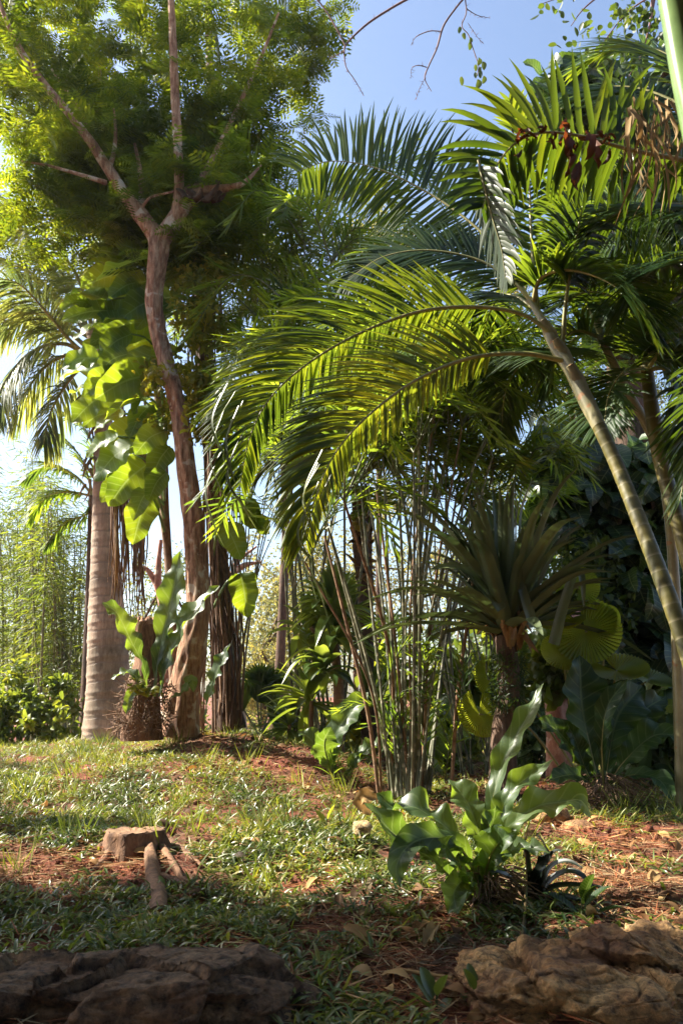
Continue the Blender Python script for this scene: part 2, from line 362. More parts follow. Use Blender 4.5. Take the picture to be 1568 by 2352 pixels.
M['shaft'] = barkmat('crownshaft', [(.14, .135, .06), (.24, .22, .12), (.32, .29, .18)], (5, 5, .6), .1, .004, rough=.4, patch=((.28, .14, .05), 14, .62))
M['cane'] = barkmat('grey_cane', [(.05, .06, .035), (.13, .14, .09), (.34, .33, .24)], (9, 9, 2), .3, .004, rough=.5, ringz=14, ringcol=(.42, .38, .28))
M['caneb'] = barkmat('brown_cane', [(.10, .045, .025), (.22, .12, .065), (.48, .36, .24)], (9, 9, 2), .4, .004, rough=.7, ringz=14, ringcol=(.13, .07, .04))
M['bambc'] = barkmat('bamboo_culm', [(.08, .10, .03), (.18, .18, .07), (.28, .25, .13)], (4, 4, 2), .1, .003, rough=.5, ringz=18)
M['pink'] = barkmat('pink_peeling_bark', [(.22, .07, .045), (.42, .20, .15), (.62, .42, .34)], (7, 7, 2.5), .5, .01, patch=((.75, .6, .5), 8, .6))
M['twig'] = barkmat('purple_twig', [(.12, .06, .05), (.24, .13, .11)], bump=.2)
M['root'] = barkmat('root_fibre', [(.07, .035, .02), (.20, .12, .07), (.34, .22, .13)], (10, 10, 4), .7, .01)
M['fruit'] = barkmat('green_fruit', [(.16, .15, .03), (.30, .27, .05)], bump=.1, rough=.4)
M['glossstem'] = barkmat('pale_green_stem', [(.10, .18, .06), (.20, .30, .12)], (2, 2, .3), .05, .003, rough=.22)

def rockmat(name, cols, dark):
    m, nt, o = newmat(name); tc = N_(nt, 'ShaderNodeTexCoord')
    n1 = N_(nt, 'ShaderNodeTexNoise', Scale=4.0, Detail=9.0, Roughness=.7, Distortion=.5); nt.links.new(tc.outputs['Object'], n1.inputs['Vector'])
    n2 = N_(nt, 'ShaderNodeTexNoise', Scale=34.0, Detail=9.0, Roughness=.72); nt.links.new(tc.outputs['Object'], n2.inputs['Vector'])
    vo = N_(nt, 'ShaderNodeTexVoronoi', Scale=30.0); nt.links.new(tc.outputs['Object'], vo.inputs['Vector'])
    c = ramp(nt, n1.outputs[0], [(.3 + .4 * i / (len(cols) - 1), q) for i, q in enumerate(cols)])
    c = mixc(nt, 1.0, c, ramp(nt, n2.outputs[0], [(.36, (.18, .16, .15)), (.47, (.8, .78, .75)), (.62, (1.6, 1.5, 1.35))]), 'MULTIPLY')
    n3 = N_(nt, 'ShaderNodeTexNoise', Scale=2.2, Detail=6.0, Roughness=.6); nt.links.new(tc.outputs['Object'], n3.inputs['Vector'])
    c = mixc(nt, ramp(nt, n3.outputs[0], [(.52, (0, 0, 0)), (.66, (.8, .8, .8))]), c, dark)
    h = math_(nt, 'ADD', n2.outputs[0], math_(nt, 'MULTIPLY', vo.outputs[0], .35))
    bs = N_(nt, 'ShaderNodeBsdfPrincipled', Roughness=.9); nt.links.new(c, bs.inputs['Base Color'])
    bp = N_(nt, 'ShaderNodeBump', Strength=1.0, Distance=.03); nt.links.new(h, bp.inputs['Height']); nt.links.new(bp.outputs[0], bs.inputs['Normal'])
    nt.links.new(bs.outputs[0], o.inputs[0]); return m
M['rock'] = rockmat('ochre_limestone', [(.22, .09, .035), (.44, .23, .09), (.55, .34, .15), (.66, .48, .26)], (.13, .055, .03))
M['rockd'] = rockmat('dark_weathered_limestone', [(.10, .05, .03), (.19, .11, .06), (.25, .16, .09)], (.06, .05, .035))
M['ochre'] = rockmat('yellow_stone', [(.34, .22, .10), (.5, .36, .18), (.6, .46, .27)], (.3, .17, .08))

# ------------------------------------------------------------------ ground
GP = [(-300, 2300, 2.0), (0, 2300, 2.0), (300, 2300, 2.0), (560, 2300, 2.05), (-200, 2180, 2.25), (50, 2180, 2.25), (300, 2190, 2.25), (560, 2220, 2.2), (800, 2352, 1.95), (950, 2300, 2.1), (1100, 2200, 2.35), (1300, 2120, 2.55), (1568, 2090, 2.6), (1900, 2090, 2.6),
      (0, 2050, 2.8), (300, 2050, 2.9), (700, 2080, 2.9), (1120, 2090, 2.8), (1500, 1980, 3.2), (1900, 1980, 3.2),
      (-300, 1900, 3.7), (0, 1900, 3.7), (290, 1930, 3.6), (700, 1900, 3.9), (1000, 1900, 4.1), (1300, 1890, 4.0), (1568, 1885, 4.0), (2000, 1885, 4.0),
      (-300, 1760, 6), (0, 1770, 6), (300, 1740, 6.2), (480, 1690, 6.3), (650, 1715, 6), (930, 1835, 5.0), (1160, 1780, 5.6), (1400, 1850, 4.4), (1568, 1830, 5.5), (2000, 1830, 5.5),
      (-400, 1725, 8), (0, 1725, 8), (250, 1703, 8.3), (500, 1682, 7.6), (700, 1700, 8), (1100, 1740, 8), (1568, 1800, 8), (2000, 1800, 8)]
GC = [tuple(P(*q)) for q in GP]
for x in range(-16, 17, 4):
    GC += [(x, 12, .75), (x, 17, .4), (x * 2, 30, 0.2), (x * 5, 70, 0.2)]
for x in (-3, -1.5, 0, 1.5, 3): GC += [(x, 1.25, .35), (x, .3, 0.0), (x, -2, 0)]
GC = np.array(GC)
def gz(x, y, fine=False):
    x = np.asarray(x, float); y = np.asarray(y, float); sh = x.shape; x = x.ravel(); y = y.ravel()
    ly = np.log(np.maximum(y, -1) + 2.5) * 4; lx = x / (np.maximum(y, 0) + 2.0) * 5
    cy = np.log(np.maximum(GC[:, 1], -1) + 2.5) * 4; cx = GC[:, 0] / (np.maximum(GC[:, 1], 0) + 2.0) * 5
    z = np.zeros(len(x))
    for i in range(0, len(x), 20000):
        d2 = (lx[i:i + 20000, None] - cx) ** 2 + (ly[i:i + 20000, None] - cy) ** 2
        wt = 1 / (d2 + 0.04) ** 1.8
        z[i:i + 20000] = (wt * GC[:, 2]).sum(1) / wt.sum(1)
    a = np.clip((y - 1.5) / 1, 0, 1) * np.clip((14 - y) / 6, 0, 1)
    z = z + a * (0.018 * np.sin(x * 3.1 + y * 1.3) * np.sin(y * 3.7 - x) + 0.010 * np.sin(x * 9 + 2 * y) * np.sin(y * 11 + x * 2))
    return z.reshape(sh)
def G(px, py, y0=1.8, y1=14):
    ys = np.arange(y0, y1, 0.02); pts = np.array([P(px, py, y) for y in ys]); h = gz(pts[:, 0], pts[:, 1])
    k = np.where(pts[:, 2] <= h)[0]; i = k[0] if len(k) else len(ys) - 1
    return np.array([pts[i, 0], pts[i, 1], h[i]])
def on(x, y, dz=0.0): return np.array([x, y, float(gz(x, y)) + dz])
def at(px, Y, dz=0.0):
    x = (px - 784) / FPX * Y * 1.02; return on(x, Y, dz)

def soilmat():
    m, nt, o = newmat('red_soil'); tc = N_(nt, 'ShaderNodeTexCoord')
    n1 = N_(nt, 'ShaderNodeTexNoise', Scale=1.3, Detail=8.0, Roughness=.7); nt.links.new(tc.outputs['Object'], n1.inputs['Vector'])
    n2 = N_(nt, 'ShaderNodeTexNoise', Scale=28.0, Detail=9.0, Roughness=.8); nt.links.new(tc.outputs['Object'], n2.inputs['Vector'])
    c = ramp(nt, n2.outputs[0], [(.3, (.045, .016, .010)), (.5, (.21, .052, .024)), (.7, (.44, .13, .06))])
    c = mixc(nt, ramp(nt, n1.outputs[0], [(.45, (0, 0, 0)), (.62, (.6, .6, .6))]), c, (.12, .085, .04))
    bs = N_(nt, 'ShaderNodeBsdfPrincipled', Roughness=.95); nt.links.new(c, bs.inputs['Base Color'])
    bp = N_(nt, 'ShaderNodeBump', Strength=1.0, Distance=.03); nt.links.new(n2.outputs[0], bp.inputs['Height']); nt.links.new(bp.outputs[0], bs.inputs['Normal'])
    nt.links.new(bs.outputs[0], o.inputs[0]); return m
def fnoise(x, y, s, o=0.0):
    return np.array([mnoise.fractal(Vector((a * s + o, b * s - o, o)), .6, 2.1, 4) for a, b in zip(np.ravel(x), np.ravel(y))]).reshape(np.shape(x))
xs = np.unique(np.concatenate([np.linspace(-400, -20, 14), np.linspace(-20, -5, 30), np.linspace(-5, 5, 250), np.linspace(5, 20, 30), np.linspace(20, 400, 14)]))
ys = np.unique(np.concatenate([np.linspace(-30, 1, 20), np.linspace(1, 9, 230), np.linspace(9, 25, 60), np.linspace(25, 600, 22)]))
X, Y_ = np.meshgrid(xs, ys)
Z = gz(X, Y_)
near = (np.abs(X) < 5) & (Y_ > 1) & (Y_ < 9)
fz = np.zeros_like(Z); fz[near] = fnoise(X[near], Y_[near], 5.0) * .022
Z = Z + fz
nx = len(xs); i = np.arange(len(ys) - 1)[:, None] * nx; j = np.arange(nx - 1)
F = np.stack([i + j, i + j + 1, i + nx + j + 1, i + nx + j], -1).reshape(-1, 4)
g = Geo(); g.add(np.stack([X, Y_, Z], -1), F)
g.build('ground', soilmat(), kind='structure')
# ------------------------------------------------------------------ rocks
def rock(name, label, c, size, mat, seed, n=150, crack=1.3, group=None, rot=0.0, sharp=3.2, amp=.16):
    u = np.linspace(0, 2 * np.pi, n * 2, endpoint=False); v = np.linspace(-np.pi / 2, np.pi / 2, n)
    Uu, Vv = np.meshgrid(u, v); e = 2 / sharp
    f = lambda q: np.sign(q) * np.abs(q) ** e
    p = np.stack([f(np.cos(Vv)) * f(np.cos(Uu)), f(np.cos(Vv)) * f(np.sin(Uu)), f(np.sin(Vv))], -1).reshape(-1, 3)
    d = nrm(p); s = np.array(size); q = p * s
    out = np.zeros(len(p))
    for k, a in enumerate(q):
        w_ = Vector((a[0] * 1.0 + seed, a[1] + seed * 2, a[2] * 1.6))
        r = mnoise.fractal(w_ * 2.6, .8, 2.1, 5) * amp
        vv = Vector((w_.x * 3.6, w_.y * 3.6, w_.z * 9.5)) + mnoise.noise_vector(w_ * 3) * .25
        dist, vp = mnoise.voronoi(vv)
        cr = dist[1] - dist[0]
        r = r * .8 + (mnoise.cell(vp[0] * 7.3) - .5) * .12 * min(1, cr / .04)
        r -= crack * .045 * max(0.0, 1 - cr / .07)
        d2 = mnoise.voronoi(vv * 2.7)[0]; r -= .012 * crack * max(0.0, 1 - (d2[1] - d2[0]) / .12)
        r += .007 * mnoise.fractal(w_ * 20, .9, 2.1, 4) - .008 * abs(mnoise.noise(w_ * 11)) - .03 * max(0.0, mnoise.noise(w_ * 15) - .25)
        out[k] = r
    q = q + d * (out * min(size) * 2.2)[:, None]
    cr_, sr = math.cos(rot), math.sin(rot)
    q = np.stack([q[:, 0] * cr_ - q[:, 1] * sr, q[:, 0] * sr + q[:, 1] * cr_, q[:, 2]], 1) + np.array(c)
    m = n * 2; i = np.arange(n - 1)[:, None] * m; j = np.arange(m); k = (j + 1) % m
    F = np.stack([i + j, i + k, i + m + k, i + m + j], -1).reshape(-1, 4)
    g = Geo(); g.add(q, F)
    o = g.build(name, mat); o['label'] = label; o['category'] = 'rock'
    if group: o['group'] = group
    return o
ro = [((1310, 2350, 2.12), (.32, .24, .20), 3, .1, 'large cracked ochre limestone rock at the bottom, right of the small pale stone'),
      ((1545, 2295, 2.28), (.33, .24, .23), 9, -.1, 'orange brown fissured limestone block at the bottom right corner'),
      ((1440, 2190, 2.46), (.26, .14, .09), 15, .05, 'flat ledge of ochre limestone under the red soil at right'),
      ((1225, 2290, 2.22), (.15, .12, .085), 21, .4, 'ochre limestone lump right beside the small pale stone'),
      ((1150, 2380, 2.02), (.11, .10, .07), 27, .2, 'brown limestone lump at the bottom edge below the small pale stone'),
      ((1540, 2135, 2.62), (.13, .10, .045), 33, .3, 'sunlit flat limestone piece at the right edge on the red soil')]
ro += [((1400, 2290, 1.98), (.13, .10, .075), 51, .15, 'rounded ochre limestone boulder in front of the large cracked rock, near the bottom edge'),
      ((1230, 2360, 1.95), (.12, .09, .07), 57, -.2, 'brown limestone boulder on the bottom edge between the two bigger ochre rocks'),
      ((1290, 2215, 2.3), (.12, .09, .06), 63, .3, 'pale topped ochre limestone block on the upper rim behind the small pale stone'),
      ((1560, 2200, 2.35), (.14, .10, .075), 69, -.3, 'orange limestone block at the right edge just below the sunlit flat piece')]
for (q, s, sd, rt, lb) in ro:
    rock('rock', lb, P(q[0], q[1] + 38, q[2]), s, M['rock'], sd, rot=rt, n=230 if s[0] > .25 else 120, group='ochre limestone rocks edging the bed')
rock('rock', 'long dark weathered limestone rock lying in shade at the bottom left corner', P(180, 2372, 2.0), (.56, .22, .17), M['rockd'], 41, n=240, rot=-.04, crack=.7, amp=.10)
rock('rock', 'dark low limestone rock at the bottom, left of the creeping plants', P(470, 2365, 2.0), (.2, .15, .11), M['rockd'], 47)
def stone(px, py, Y, s, mat, sd, lb, dz=.3):
    c = P(px, py, Y); rock('stone', lb, c, (s, s * .8, s * .62), mat, sd, n=36, rot=sd, sharp=2.4, crack=.4, amp=.22)
stone(1155, 2205, 2.3, .028, M['ochre'], 2, 'small pale ochre stone on the soil in front of the wavy leaved plant')
stone(832, 1905, 3.6, .052, M['ochre'], 5, 'rounded yellowish stone under the curled brown leaf')
stone(1250, 1890, 4.0, .15, M['rock'], 8, 'reddish brown rock behind the wavy leaved plant at right')
stone(1330, 1915, 3.8, .085, M['rock'], 12, 'small red brown rock on the grass in front of the dark rosette plant')
stone(1005, 2280, 2.15, .05, M['rock'], 19, 'half buried ochre stone beside the little leafy weed')
stone(895, 2290, 2.15, .035, M['rock'], 23, 'half buried brown stone left of the little leafy weed')

# ------------------------------------------------------------------ cut tree stump with roots
c0 = G(300, 1962); base = c0.copy()
root = thing('tree_stump', 'low cut tree stump with exposed roots in the red soil at left', 'stump', base)
Ys = base[1]
g = Geo(); top = P(288, 1918, Ys + .02)
th = np.linspace(0, 2 * np.pi, 40, endpoint=False)
rad = .095 * (1 + .10 * np.sin(2 * th + .5) + .08 * np.sin(3 * th) + .05 * np.sin(7 * th)); H = max(.075, (top[2] - base[2]) * .75)
rows = []
for hh, k in ((-.10, 1.55), (-.02, 1.3), (H * .35, 1.08), (H * .8, 1.0), (H * .97, .98), (H, .93)):
    rr = rad * k * (1 + .05 * np.sin(11 * th + hh * 30) + R.normal(size=40) * .02); rows.append(np.stack([base[0] + rr * 1.15 * np.cos(th), base[1] + .04 + rr * np.sin(th), np.full(40, base[2] + hh)], 1))
V = np.array(rows).reshape(-1, 3); i = np.arange(5)[:, None] * 40; j = np.arange(40); k = (j + 1) % 40
g.add(V, np.stack([i + j, i + k, i + 40 + k, i + 40 + j], -1).reshape(-1, 4))
g.build('stump_side', M['stumpb'], root)
g = Geo(); cap = rows[-1].copy(); cap[:, 2] += R.uniform(-.004, .004, 40); inner = cap * .5 + cap.mean(0) * .5 + [0, 0, -.006]
g.add(np.vstack([cap, inner, cap.mean(0)[None] - [0, 0, .003]]), np.array([[a, (a + 1) % 40, 40 + (a + 1) % 40, 40 + a] for a in range(40)]), smooth=False)
g.add(np.vstack([inner, cap.mean(0)[None] - [0, 0, .003]]), np.array([[a, (a + 1) % 40, 40] for a in range(40)]))
g.build('cut_face', M['cut'], root)
def gpath(l, dz=0.012):
    o = []
    for px, py in l:
        q = G(px, py); q[2] += dz; o.append(q)
    return np.array(o)
for l, r_, z0 in (([(345, 1952), (345, 1990), (352, 2040), (362, 2085), (358, 2115)], [.012, .028, .034, .038, .03], .03),
              ([(366, 1950), (378, 1975), (408, 2010), (420, 2030), (470, 2048)], [.012, .018, .014, .012, .006], .02),
              ([(255, 1965), (240, 1985), (205, 2020)], [.018, .014, .004], .0), ([(390, 1945), (425, 1968), (465, 1998)], [.016, .013, .006], .01), ([(240, 1950), (215, 1968), (185, 1980)], [.018, .012, .004], .0),
              ([(370, 2030), (420, 2050), (470, 2075)], [.014, .011, .005], .01)):
    q = gpath(l); q[0, 2] += z0; q[1, 2] += z0 * .6; g = Geo(); tube(g, q, r_, n=26, sides=10, rough=.22, seed=len(l) * r_[0] * 99); g.build('root', M['stumpb'], root)

# ------------------------------------------------------------------ big feathery tree at left
base = G(425, 1668); base[1] = 6.2; base = on(base[0], 6.2)
root = thing('feathery_tree', 'crooked reddish barked tree with feathery green crown standing behind the coarse grass', 'tree', base)
g = Geo()
tp = PP([(410, 1690, 6.2), (418, 1600, 6.2), (440, 1500, 6.2), (456, 1400, 6.2), (450, 1290, 6.2), (443, 1180, 6.15), (426, 1060, 6.1), (408, 930, 6.1), (372, 800, 6.1), (355, 700, 6.05), (362, 600, 6.0), (366, 545, 6.0)])
tube(g, tp, [.15, .11, .10, .09, .078, .072, .068, .066, .069, .066, .068, .08], n=160, sides=36, rough=.13, ridge=.14, twist=5, seed=1)
g.build('trunk', M['bark'], root)
g = Geo()
limbs = [([(366, 555, 6.0), (335, 510, 6.0), (290, 450, 6.0), (250, 390, 5.95), (205, 320, 5.9), (150, 250, 5.85), (100, 190, 5.8), (40, 100, 5.7), (-20, -40, 5.6)], [.075, .066, .052, .042, .034, .03, .026, .02, .014]),
         ([(366, 555, 6.0), (395, 520, 5.98), (425, 470, 5.95), (470, 440, 5.9), (520, 432, 5.85), (560, 420, 5.8), (600, 380, 5.85)], [.08, .072, .06, .045, .03, .018, .006]),
         ([(402, 500, 5.95), (411, 430, 5.9), (409, 330, 5.85), (402, 220, 5.8), (398, 100, 5.75), (390, -60, 5.7)], [.045, .04, .037, .034, .03, .025]),
         ([(322, 500, 6.0), (326, 440, 6.05), (320, 380, 6.1), (310, 330, 6.1)], [.03, .026, .02, .012]),
         ([(250, 390, 5.95), (262, 350, 5.95), (266, 300, 5.95), (262, 250, 5.9)], [.022, .018, .014, .008]),
         ([(240, 380, 5.95), (220, 340, 6.1), (180, 250, 6.2), (120, 160, 6.3)], [.03, .022, .018, .010]),
         ([(245, 420, 5.95), (180, 400, 5.9), (110, 380, 5.85), (50, 370, 5.8)], [.022, .016, .012, .007]),
         ([(300, 470, 6.0), (280, 430, 6.3), (230, 330, 6.6), (230, 150, 6.9)], [.03, .026, .02, .012]),
         ([(430, 465, 5.95), (480, 380, 6.1), (540, 260, 6.2), (600, 130, 6.3), (640, 30, 6.3)], [.035, .026, .02, .015, .01]),
         ([(320, 490, 6.0), (345, 455, 5.9), (400, 440, 5.8)], [.014, .011, .008])]
for l, r_ in limbs:
    g = Geo(); tube(g, PP(l), r_, n=50, sides=12, rough=.10, seed=len(l)); g.build('limb', M['bark'], root)
# gnarled knot on right limb
g = Geo()
for k in range(14):
    a = P(425 + 5 * k, 455 - U(-12, 18), 5.9 + U(-.05, .05)); b = a + np.array([U(-.08, .16), U(-.08, .05), U(-.03, .14)])
    tube(g, [a, (a + b) / 2 + rdir(1)[0] * .02, b], [.03, .024, .006], n=10, sides=7, rough=.3, seed=k)
g.build('gnarled_knot', M['barkd'], root)
# bipinnate leaf template
def bipin():
    V = []; F = []
    for k in range(6):
        t = (k + 1.0) / 6.4
        for s in (-1, 1):
            b = np.array([0, t, -.12 * t * t]); d = nrm(np.array([s * 1.0, .50, -.14])); L = .40 * math.sin(math.pi * (.2 + .68 * t)); q = nrm(np.cross(d, [0, 0, 1])) * .05
            n = len(V); V += [b, b + d * L * .5 + q, b + d * L + [0, 0, -.02], b + d * L * .5 - q]; F.append([n, n + 1, n + 2, n + 3] if s < 0 else [n + 3, n + 2, n + 1, n])
    n = len(V); V += [np.array([-.008, 0, 0]), np.array([.008, 0, 0]), np.array([.004, 1, -.12]), np.array([-.004, 1, -.12])]; F.append([n, n + 1, n + 2, n + 3])
    return np.array(V), np.array(F), None
BP = bipin()
clus = []   # (px,py,Y,radius m)
for l, r_ in limbs:
    c = crv(PP(l), 12)[4:]
    for q in c[::2]: clus.append((q + [0, .38, 0], .40))
for px, py, Y, r in [(60, 60, 5.9, .6), (160, 60, 6.3, .6), (260, 60, 6.3, .6), (340, 90, 6.2, .5), (100, 190, 6.3, .5), (200, 180, 6.5, .5), (300, 200, 6.4, .5), (330, 300, 6.4, .45), (440, 260, 6.2, .45), (480, 330, 6.1, .45), (540, 330, 6.1, .40),
                     (560, 400, 5.9, .28), (600, 300, 6.1, .32), (620, 220, 6.1, .32), (650, 120, 6.2, .32), (680, 50, 6.2, .30), (710, 130, 6.2, .22), (560, 60, 6.3, .3), (500, 150, 6.3, .3), (250, 330, 6.6, .4), (120, 300, 6.4, .3), (80, 380, 6.1, .28), (150, 430, 6.0, .34), (60, 440, 6.0, .26), (200, 500, 5.9, .32), (120, 520, 5.9, .3), (260, 530, 6.2, .28), (230, 450, 6.2, .3), (340, 430, 6.5, .3), (440, 400, 6.3, .35), (480, 440, 6.3, .25), (20, 250, 5.9, .3), (180, -60, 6.1, .6), (400, -60, 6.2, .6), (600, -60, 6.3, .5), (0, -60, 5.8, .6), (740, 30, 6.2, .2), (720, 90, 6.3, .16), (30, 560, 5.9, .2)]:
    clus.append((P(px, py, Y + .5), r))
g = Geo()
for q, r in clus:
    nd = max(4, int(10 * (r / .4) ** 2))
    for k in range(nd):     # twigs carrying feathery leaves on both sides
        s = q + rdir(1)[0] * r * 1.3 * U(.1, 1) ** .5; tw = rdir(1, .1)[0]; tw[2] *= .5; L = U(.15, .4)
        m = 11; f = np.linspace(0, 1, m)[:, None]; pos = s + tw * L * f + [0, 0, -.12] * f * f * L
        o = nrm(tw * .6 + rdir(m, -.1) * np.array([1, 1, .45]))
        place(g, BP, pos, o + np.array([0, 0, -.15]), np.tile([0, 0, 1.0], (m, 1)) + R.normal(size=(m, 3)) * .3, R.uniform(.12, .28, m) * U(.8, 1.15))
g.build('crown', M['feather'], root)

# ------------------------------------------------------------------ coconut palm at left
base = on(P(248, 1700, 8.4)[0], 8.4)
root = thing('coconut_palm', 'tall coconut palm with thick ringed grey trunk at left', 'palm tree', base)
g = Geo()
tube(g, PP([(245, 1715, 8.4), (250, 1600, 8.4), (248, 1500, 8.4), (245, 1400, 8.4), (243, 1300, 8.4), (241, 1150, 8.4), (240, 1000, 8.4), (225, 850, 8.4), (215, 760, 8.4)]),
     [.255, .22, .195, .16, .135, .12, .10, .09, .08], n=260, sides=40, rough=.012, rings=26, seed=2)
g.build('trunk', M['coctrunk'], root)
cf = [([(215, 790), (150, 700), (90, 640), (20, 600)], 0), ([(215, 830), (160, 780), (110, 720), (40, 650), (-40, 640)], .3), ([(212, 830), (150, 790), (70, 810), (10, 880), (-20, 960)], -.2), ([(215, 800), (180, 690), (150, 600), (130, 480), (90, 330)], .2),
      ([(218, 790), (200, 700), (170, 620), (100, 540), (10, 470), (-60, 480)], .1), ([(215, 760), (250, 600), (300, 450), (380, 330)], 0), ([(216, 780), (235, 640), (220, 480), (160, 330)], .2), ([(215, 780), (300, 700), (400, 690), (480, 740)], 0),
      ([(215, 780), (140, 740), (60, 720), (-30, 760)], .1), ([(215, 800), (120, 830), (60, 900), (30, 960)], 0), ([(215, 790), (110, 600), (0, 480), (-120, 430)], 0), ([(215, 810), (130, 740), (60, 700), (-20, 700), (-80, 760)], .4), ([(215, 800), (150, 640), (60, 540), (-40, 520)], -.3), ([(215, 830), (170, 860), (120, 940), (100, 1020)], 0)]
for k, (l, ro_) in enumerate(cf):
    Yk = 8.4; m = len(l); dy = U(-.9, .6); q = np.array([P(a, b, Yk + dy * i / (m - 1)) for i, (a, b) in enumerate(l)])
    g = Geo(); frond(g, q, n=84, L=.66, W=.021, roll=ro_, a0=70, a1=25, v=-10, droop=.36, t0=.25, r0=.03, fold=.35); g.build('frond', [M['rachis'], M['coco']], root)
# tall frond seen through the feathery crown, from a taller palm behind
g = Geo()
for k in range(22):
    a = P(205 + U(-18, 25), 860 + U(0, 260), 8.4 - .12); b = a + np.array([U(-.12, .1), -.05, -U(.1, .3)])
    tube(g, [a, (a + b) / 2 + [U(-.05, .05), -.04, 0], b], [.02, .014, .003], n=7, sides=5)
g.build('dry_sheath', M['dead'], root)

base = on(P(560, 1640, 10.5)[0], 10.5)
root = thing('slender_palm', 'tall thin palm far behind the feathery crown with a frond against the sky', 'palm tree', base)
g = Geo(); tube(g, [base + [0, 0, -.2], P(470, 900, 10.5), P(475, 500, 10.5), P(482, 200, 10.5), P(478, 10, 10.5), P(478, -60, 10.5)], [.11, .09, .08, .07, .06, .05], n=100, sides=14, rings=40); g.build('trunk', M['coctrunk'], root)
for l in ([(478, 0), (560, -60), (640, -40), (690, 60), (680, 180)], [(478, 20), (520, 10), (560, 60), (590, 160), (600, 260)], [(478, -20), (520, -80), (600, -120), (720, -60)], [(478, 0), (430, -50), (380, 0), (360, 120)], [(478, 20), (500, 100), (510, 220), (505, 330)], [(478, 0), (380, -60), (250, -80), (120, 0)]):
    g = Geo(); frond(g, PP(l, 10.5), n=60, L=.65, W=.03, a0=75, a1=30, v=-15, droop=.25, t0=.12, r0=.03); g.build('frond', [M['rachisd'], M['palmd']], root)

# ------------------------------------------------------------------ host tree covered with climbers
base = on(P(505, 1660, 6.9)[0], 6.9)
root = thing('host_tree', 'dark rooty trunk wrapped in hanging aerial roots behind the crooked tree', 'tree', base)
g = Geo(); tube(g, PP([(525, 1675, 6.9), (515, 1560, 6.9), (505, 1400, 6.9), (498, 1200, 6.9), (485, 1000, 6.9), (470, 800, 6.9), (465, 600, 6.9), (470, 430, 6.9), (500, 300, 6.9)]), [.13, .08, .07, .07, .075, .08, .08, .07, .04], n=90, sides=22, rough=.14, ridge=.16, seed=5); g.build('trunk', M['barkd'], root)
for k in range(46):
    x0 = U(462, 510); y0 = U(900, 1250); y1 = U(1450, 1680); Y = 6.9 - U(.05, .2)
    x1 = 500 + (x0 - 470) * .9 + U(-15, 25)
    q = [P(x0, y0, Y), P((x0 + x1) / 2 + U(-14, 14), (y0 + y1) / 2, Y - .03), P(x1 + U(-10, 10), (y0 + 3 * y1) / 4, Y), P(x1, y1, Y)]
    g = Geo(); tube(g, q, [.004, .006, .008, .010], n=22, sides=6, rough=.25, seed=k); g.build('aerial_root', M['root'] if k % 3 else M['barkd'], root)
g = Geo()
for q in PP([(480, 470, 7.2), (520, 460, 7.3), (560, 500, 7.4), (430, 420, 7.2), (560, 440, 7.5)]):
    m = 170; place(g, tpl('oval', 1, .45), q + rdir(m) * R.uniform(.1, .42, (m, 1)), rdir(m, -.5), rdir(m, .8), R.uniform(.10, .2, m))
g.build('crown', M['fard'], root)

# hanging dead frond skirt by coconut trunk
o0 = P(300, 1000, 7.4); root = thing('dead_palm_skirt', 'hanging bundle of dry grey aerial roots beside the coconut trunk', 'hanging roots', on(o0[0], 7.4))
for k in range(80):
    x0 = U(262, 335); y0 = U(900, 1150); ln = U(180, 430)
    g = Geo(); tube(g, [P(x0, y0, 7.4), P(x0 + U(-12, 12), y0 + ln * .5, 7.4 + U(-.1, .1)), P(x0 + U(-20, 14), min(1420, y0 + ln), 7.4)], [.009, .008, .003], n=14, sides=5, rough=.2, seed=k); g.build('hanging_root', M['dead'] if k % 4 == 0 else M['root'], root)

# philodendron with big lit leaves
base = on(P(405, 1640, 6.7)[0], 6.7)
root = thing('giant_philodendron', 'climbing philodendron with very large sunlit yellow green leaves left of the crooked trunk', 'climbing plant', base)
g = Geo(); tube(g, [base, P(395, 1400, 6.65), P(380, 1200, 6.65), P(372, 1000, 6.6), P(355, 800, 6.55), P(350, 600, 6.5)], [.03, .035, .04, .04, .035, .02], n=50, sides=10, rough=.2); g.build('stem', M['root'], root)
PL = [(300, 612, 150, 200), (262, 640, 130, 190), (205, 682, 95, 170), (222, 722, 135, 185), (292, 752, 150, 200), (232, 793, 105, 215), (318, 796, 130, 205), (215, 858, 130, 182), (298, 880, 140, 200), (222, 925, 115, 215), (300, 935, 110, 200),
      (300, 1000, 115, 205), (268, 1052, 115, 222), (300, 1105, 120, 225), (328, 1182, 110, 250), (335, 640, 120, 170), (345, 700, 120, 200), (330, 560, 130, 190), (250, 585, 110, 170), (325, 850, 120, 230), (375, 960, 110, 215), (370, 1060, 90, 240),
      (562, 1175, 88, -40), (530, 1235, 84, -60), (585, 1200, 66, -30), (560, 1357, 92, -80), (395, 640, 90, 20), (400, 590, 100, 200), (285, 690, 110, 190), (355, 720, 90, 215), (250, 740, 85, 195), (265, 830, 80, 210), (340, 905, 90, 230), (350, 1010, 80, 215), (375, 820, 80, 240), (255, 965, 75, 205), (310, 580, 90, 150), (240, 610, 80, 170), (180, 700, 70, 185), (365, 1110, 70, 235), (210, 760, 75, 200), (190, 830, 80, 190), (200, 895, 75, 185), (240, 880, 85, 205), (270, 790, 90, 215), (240, 1020, 80, 210), (285, 1075, 85, 230), (330, 1150, 75, 240), (265, 1120, 70, 220), (300, 660, 90, 200), (255, 710, 80, 215), (340, 770, 80, 225), (325, 960, 80, 235), (230, 960, 70, 200)]
PL = [(x, y, l * .88, q) for x, y, l, q in PL]
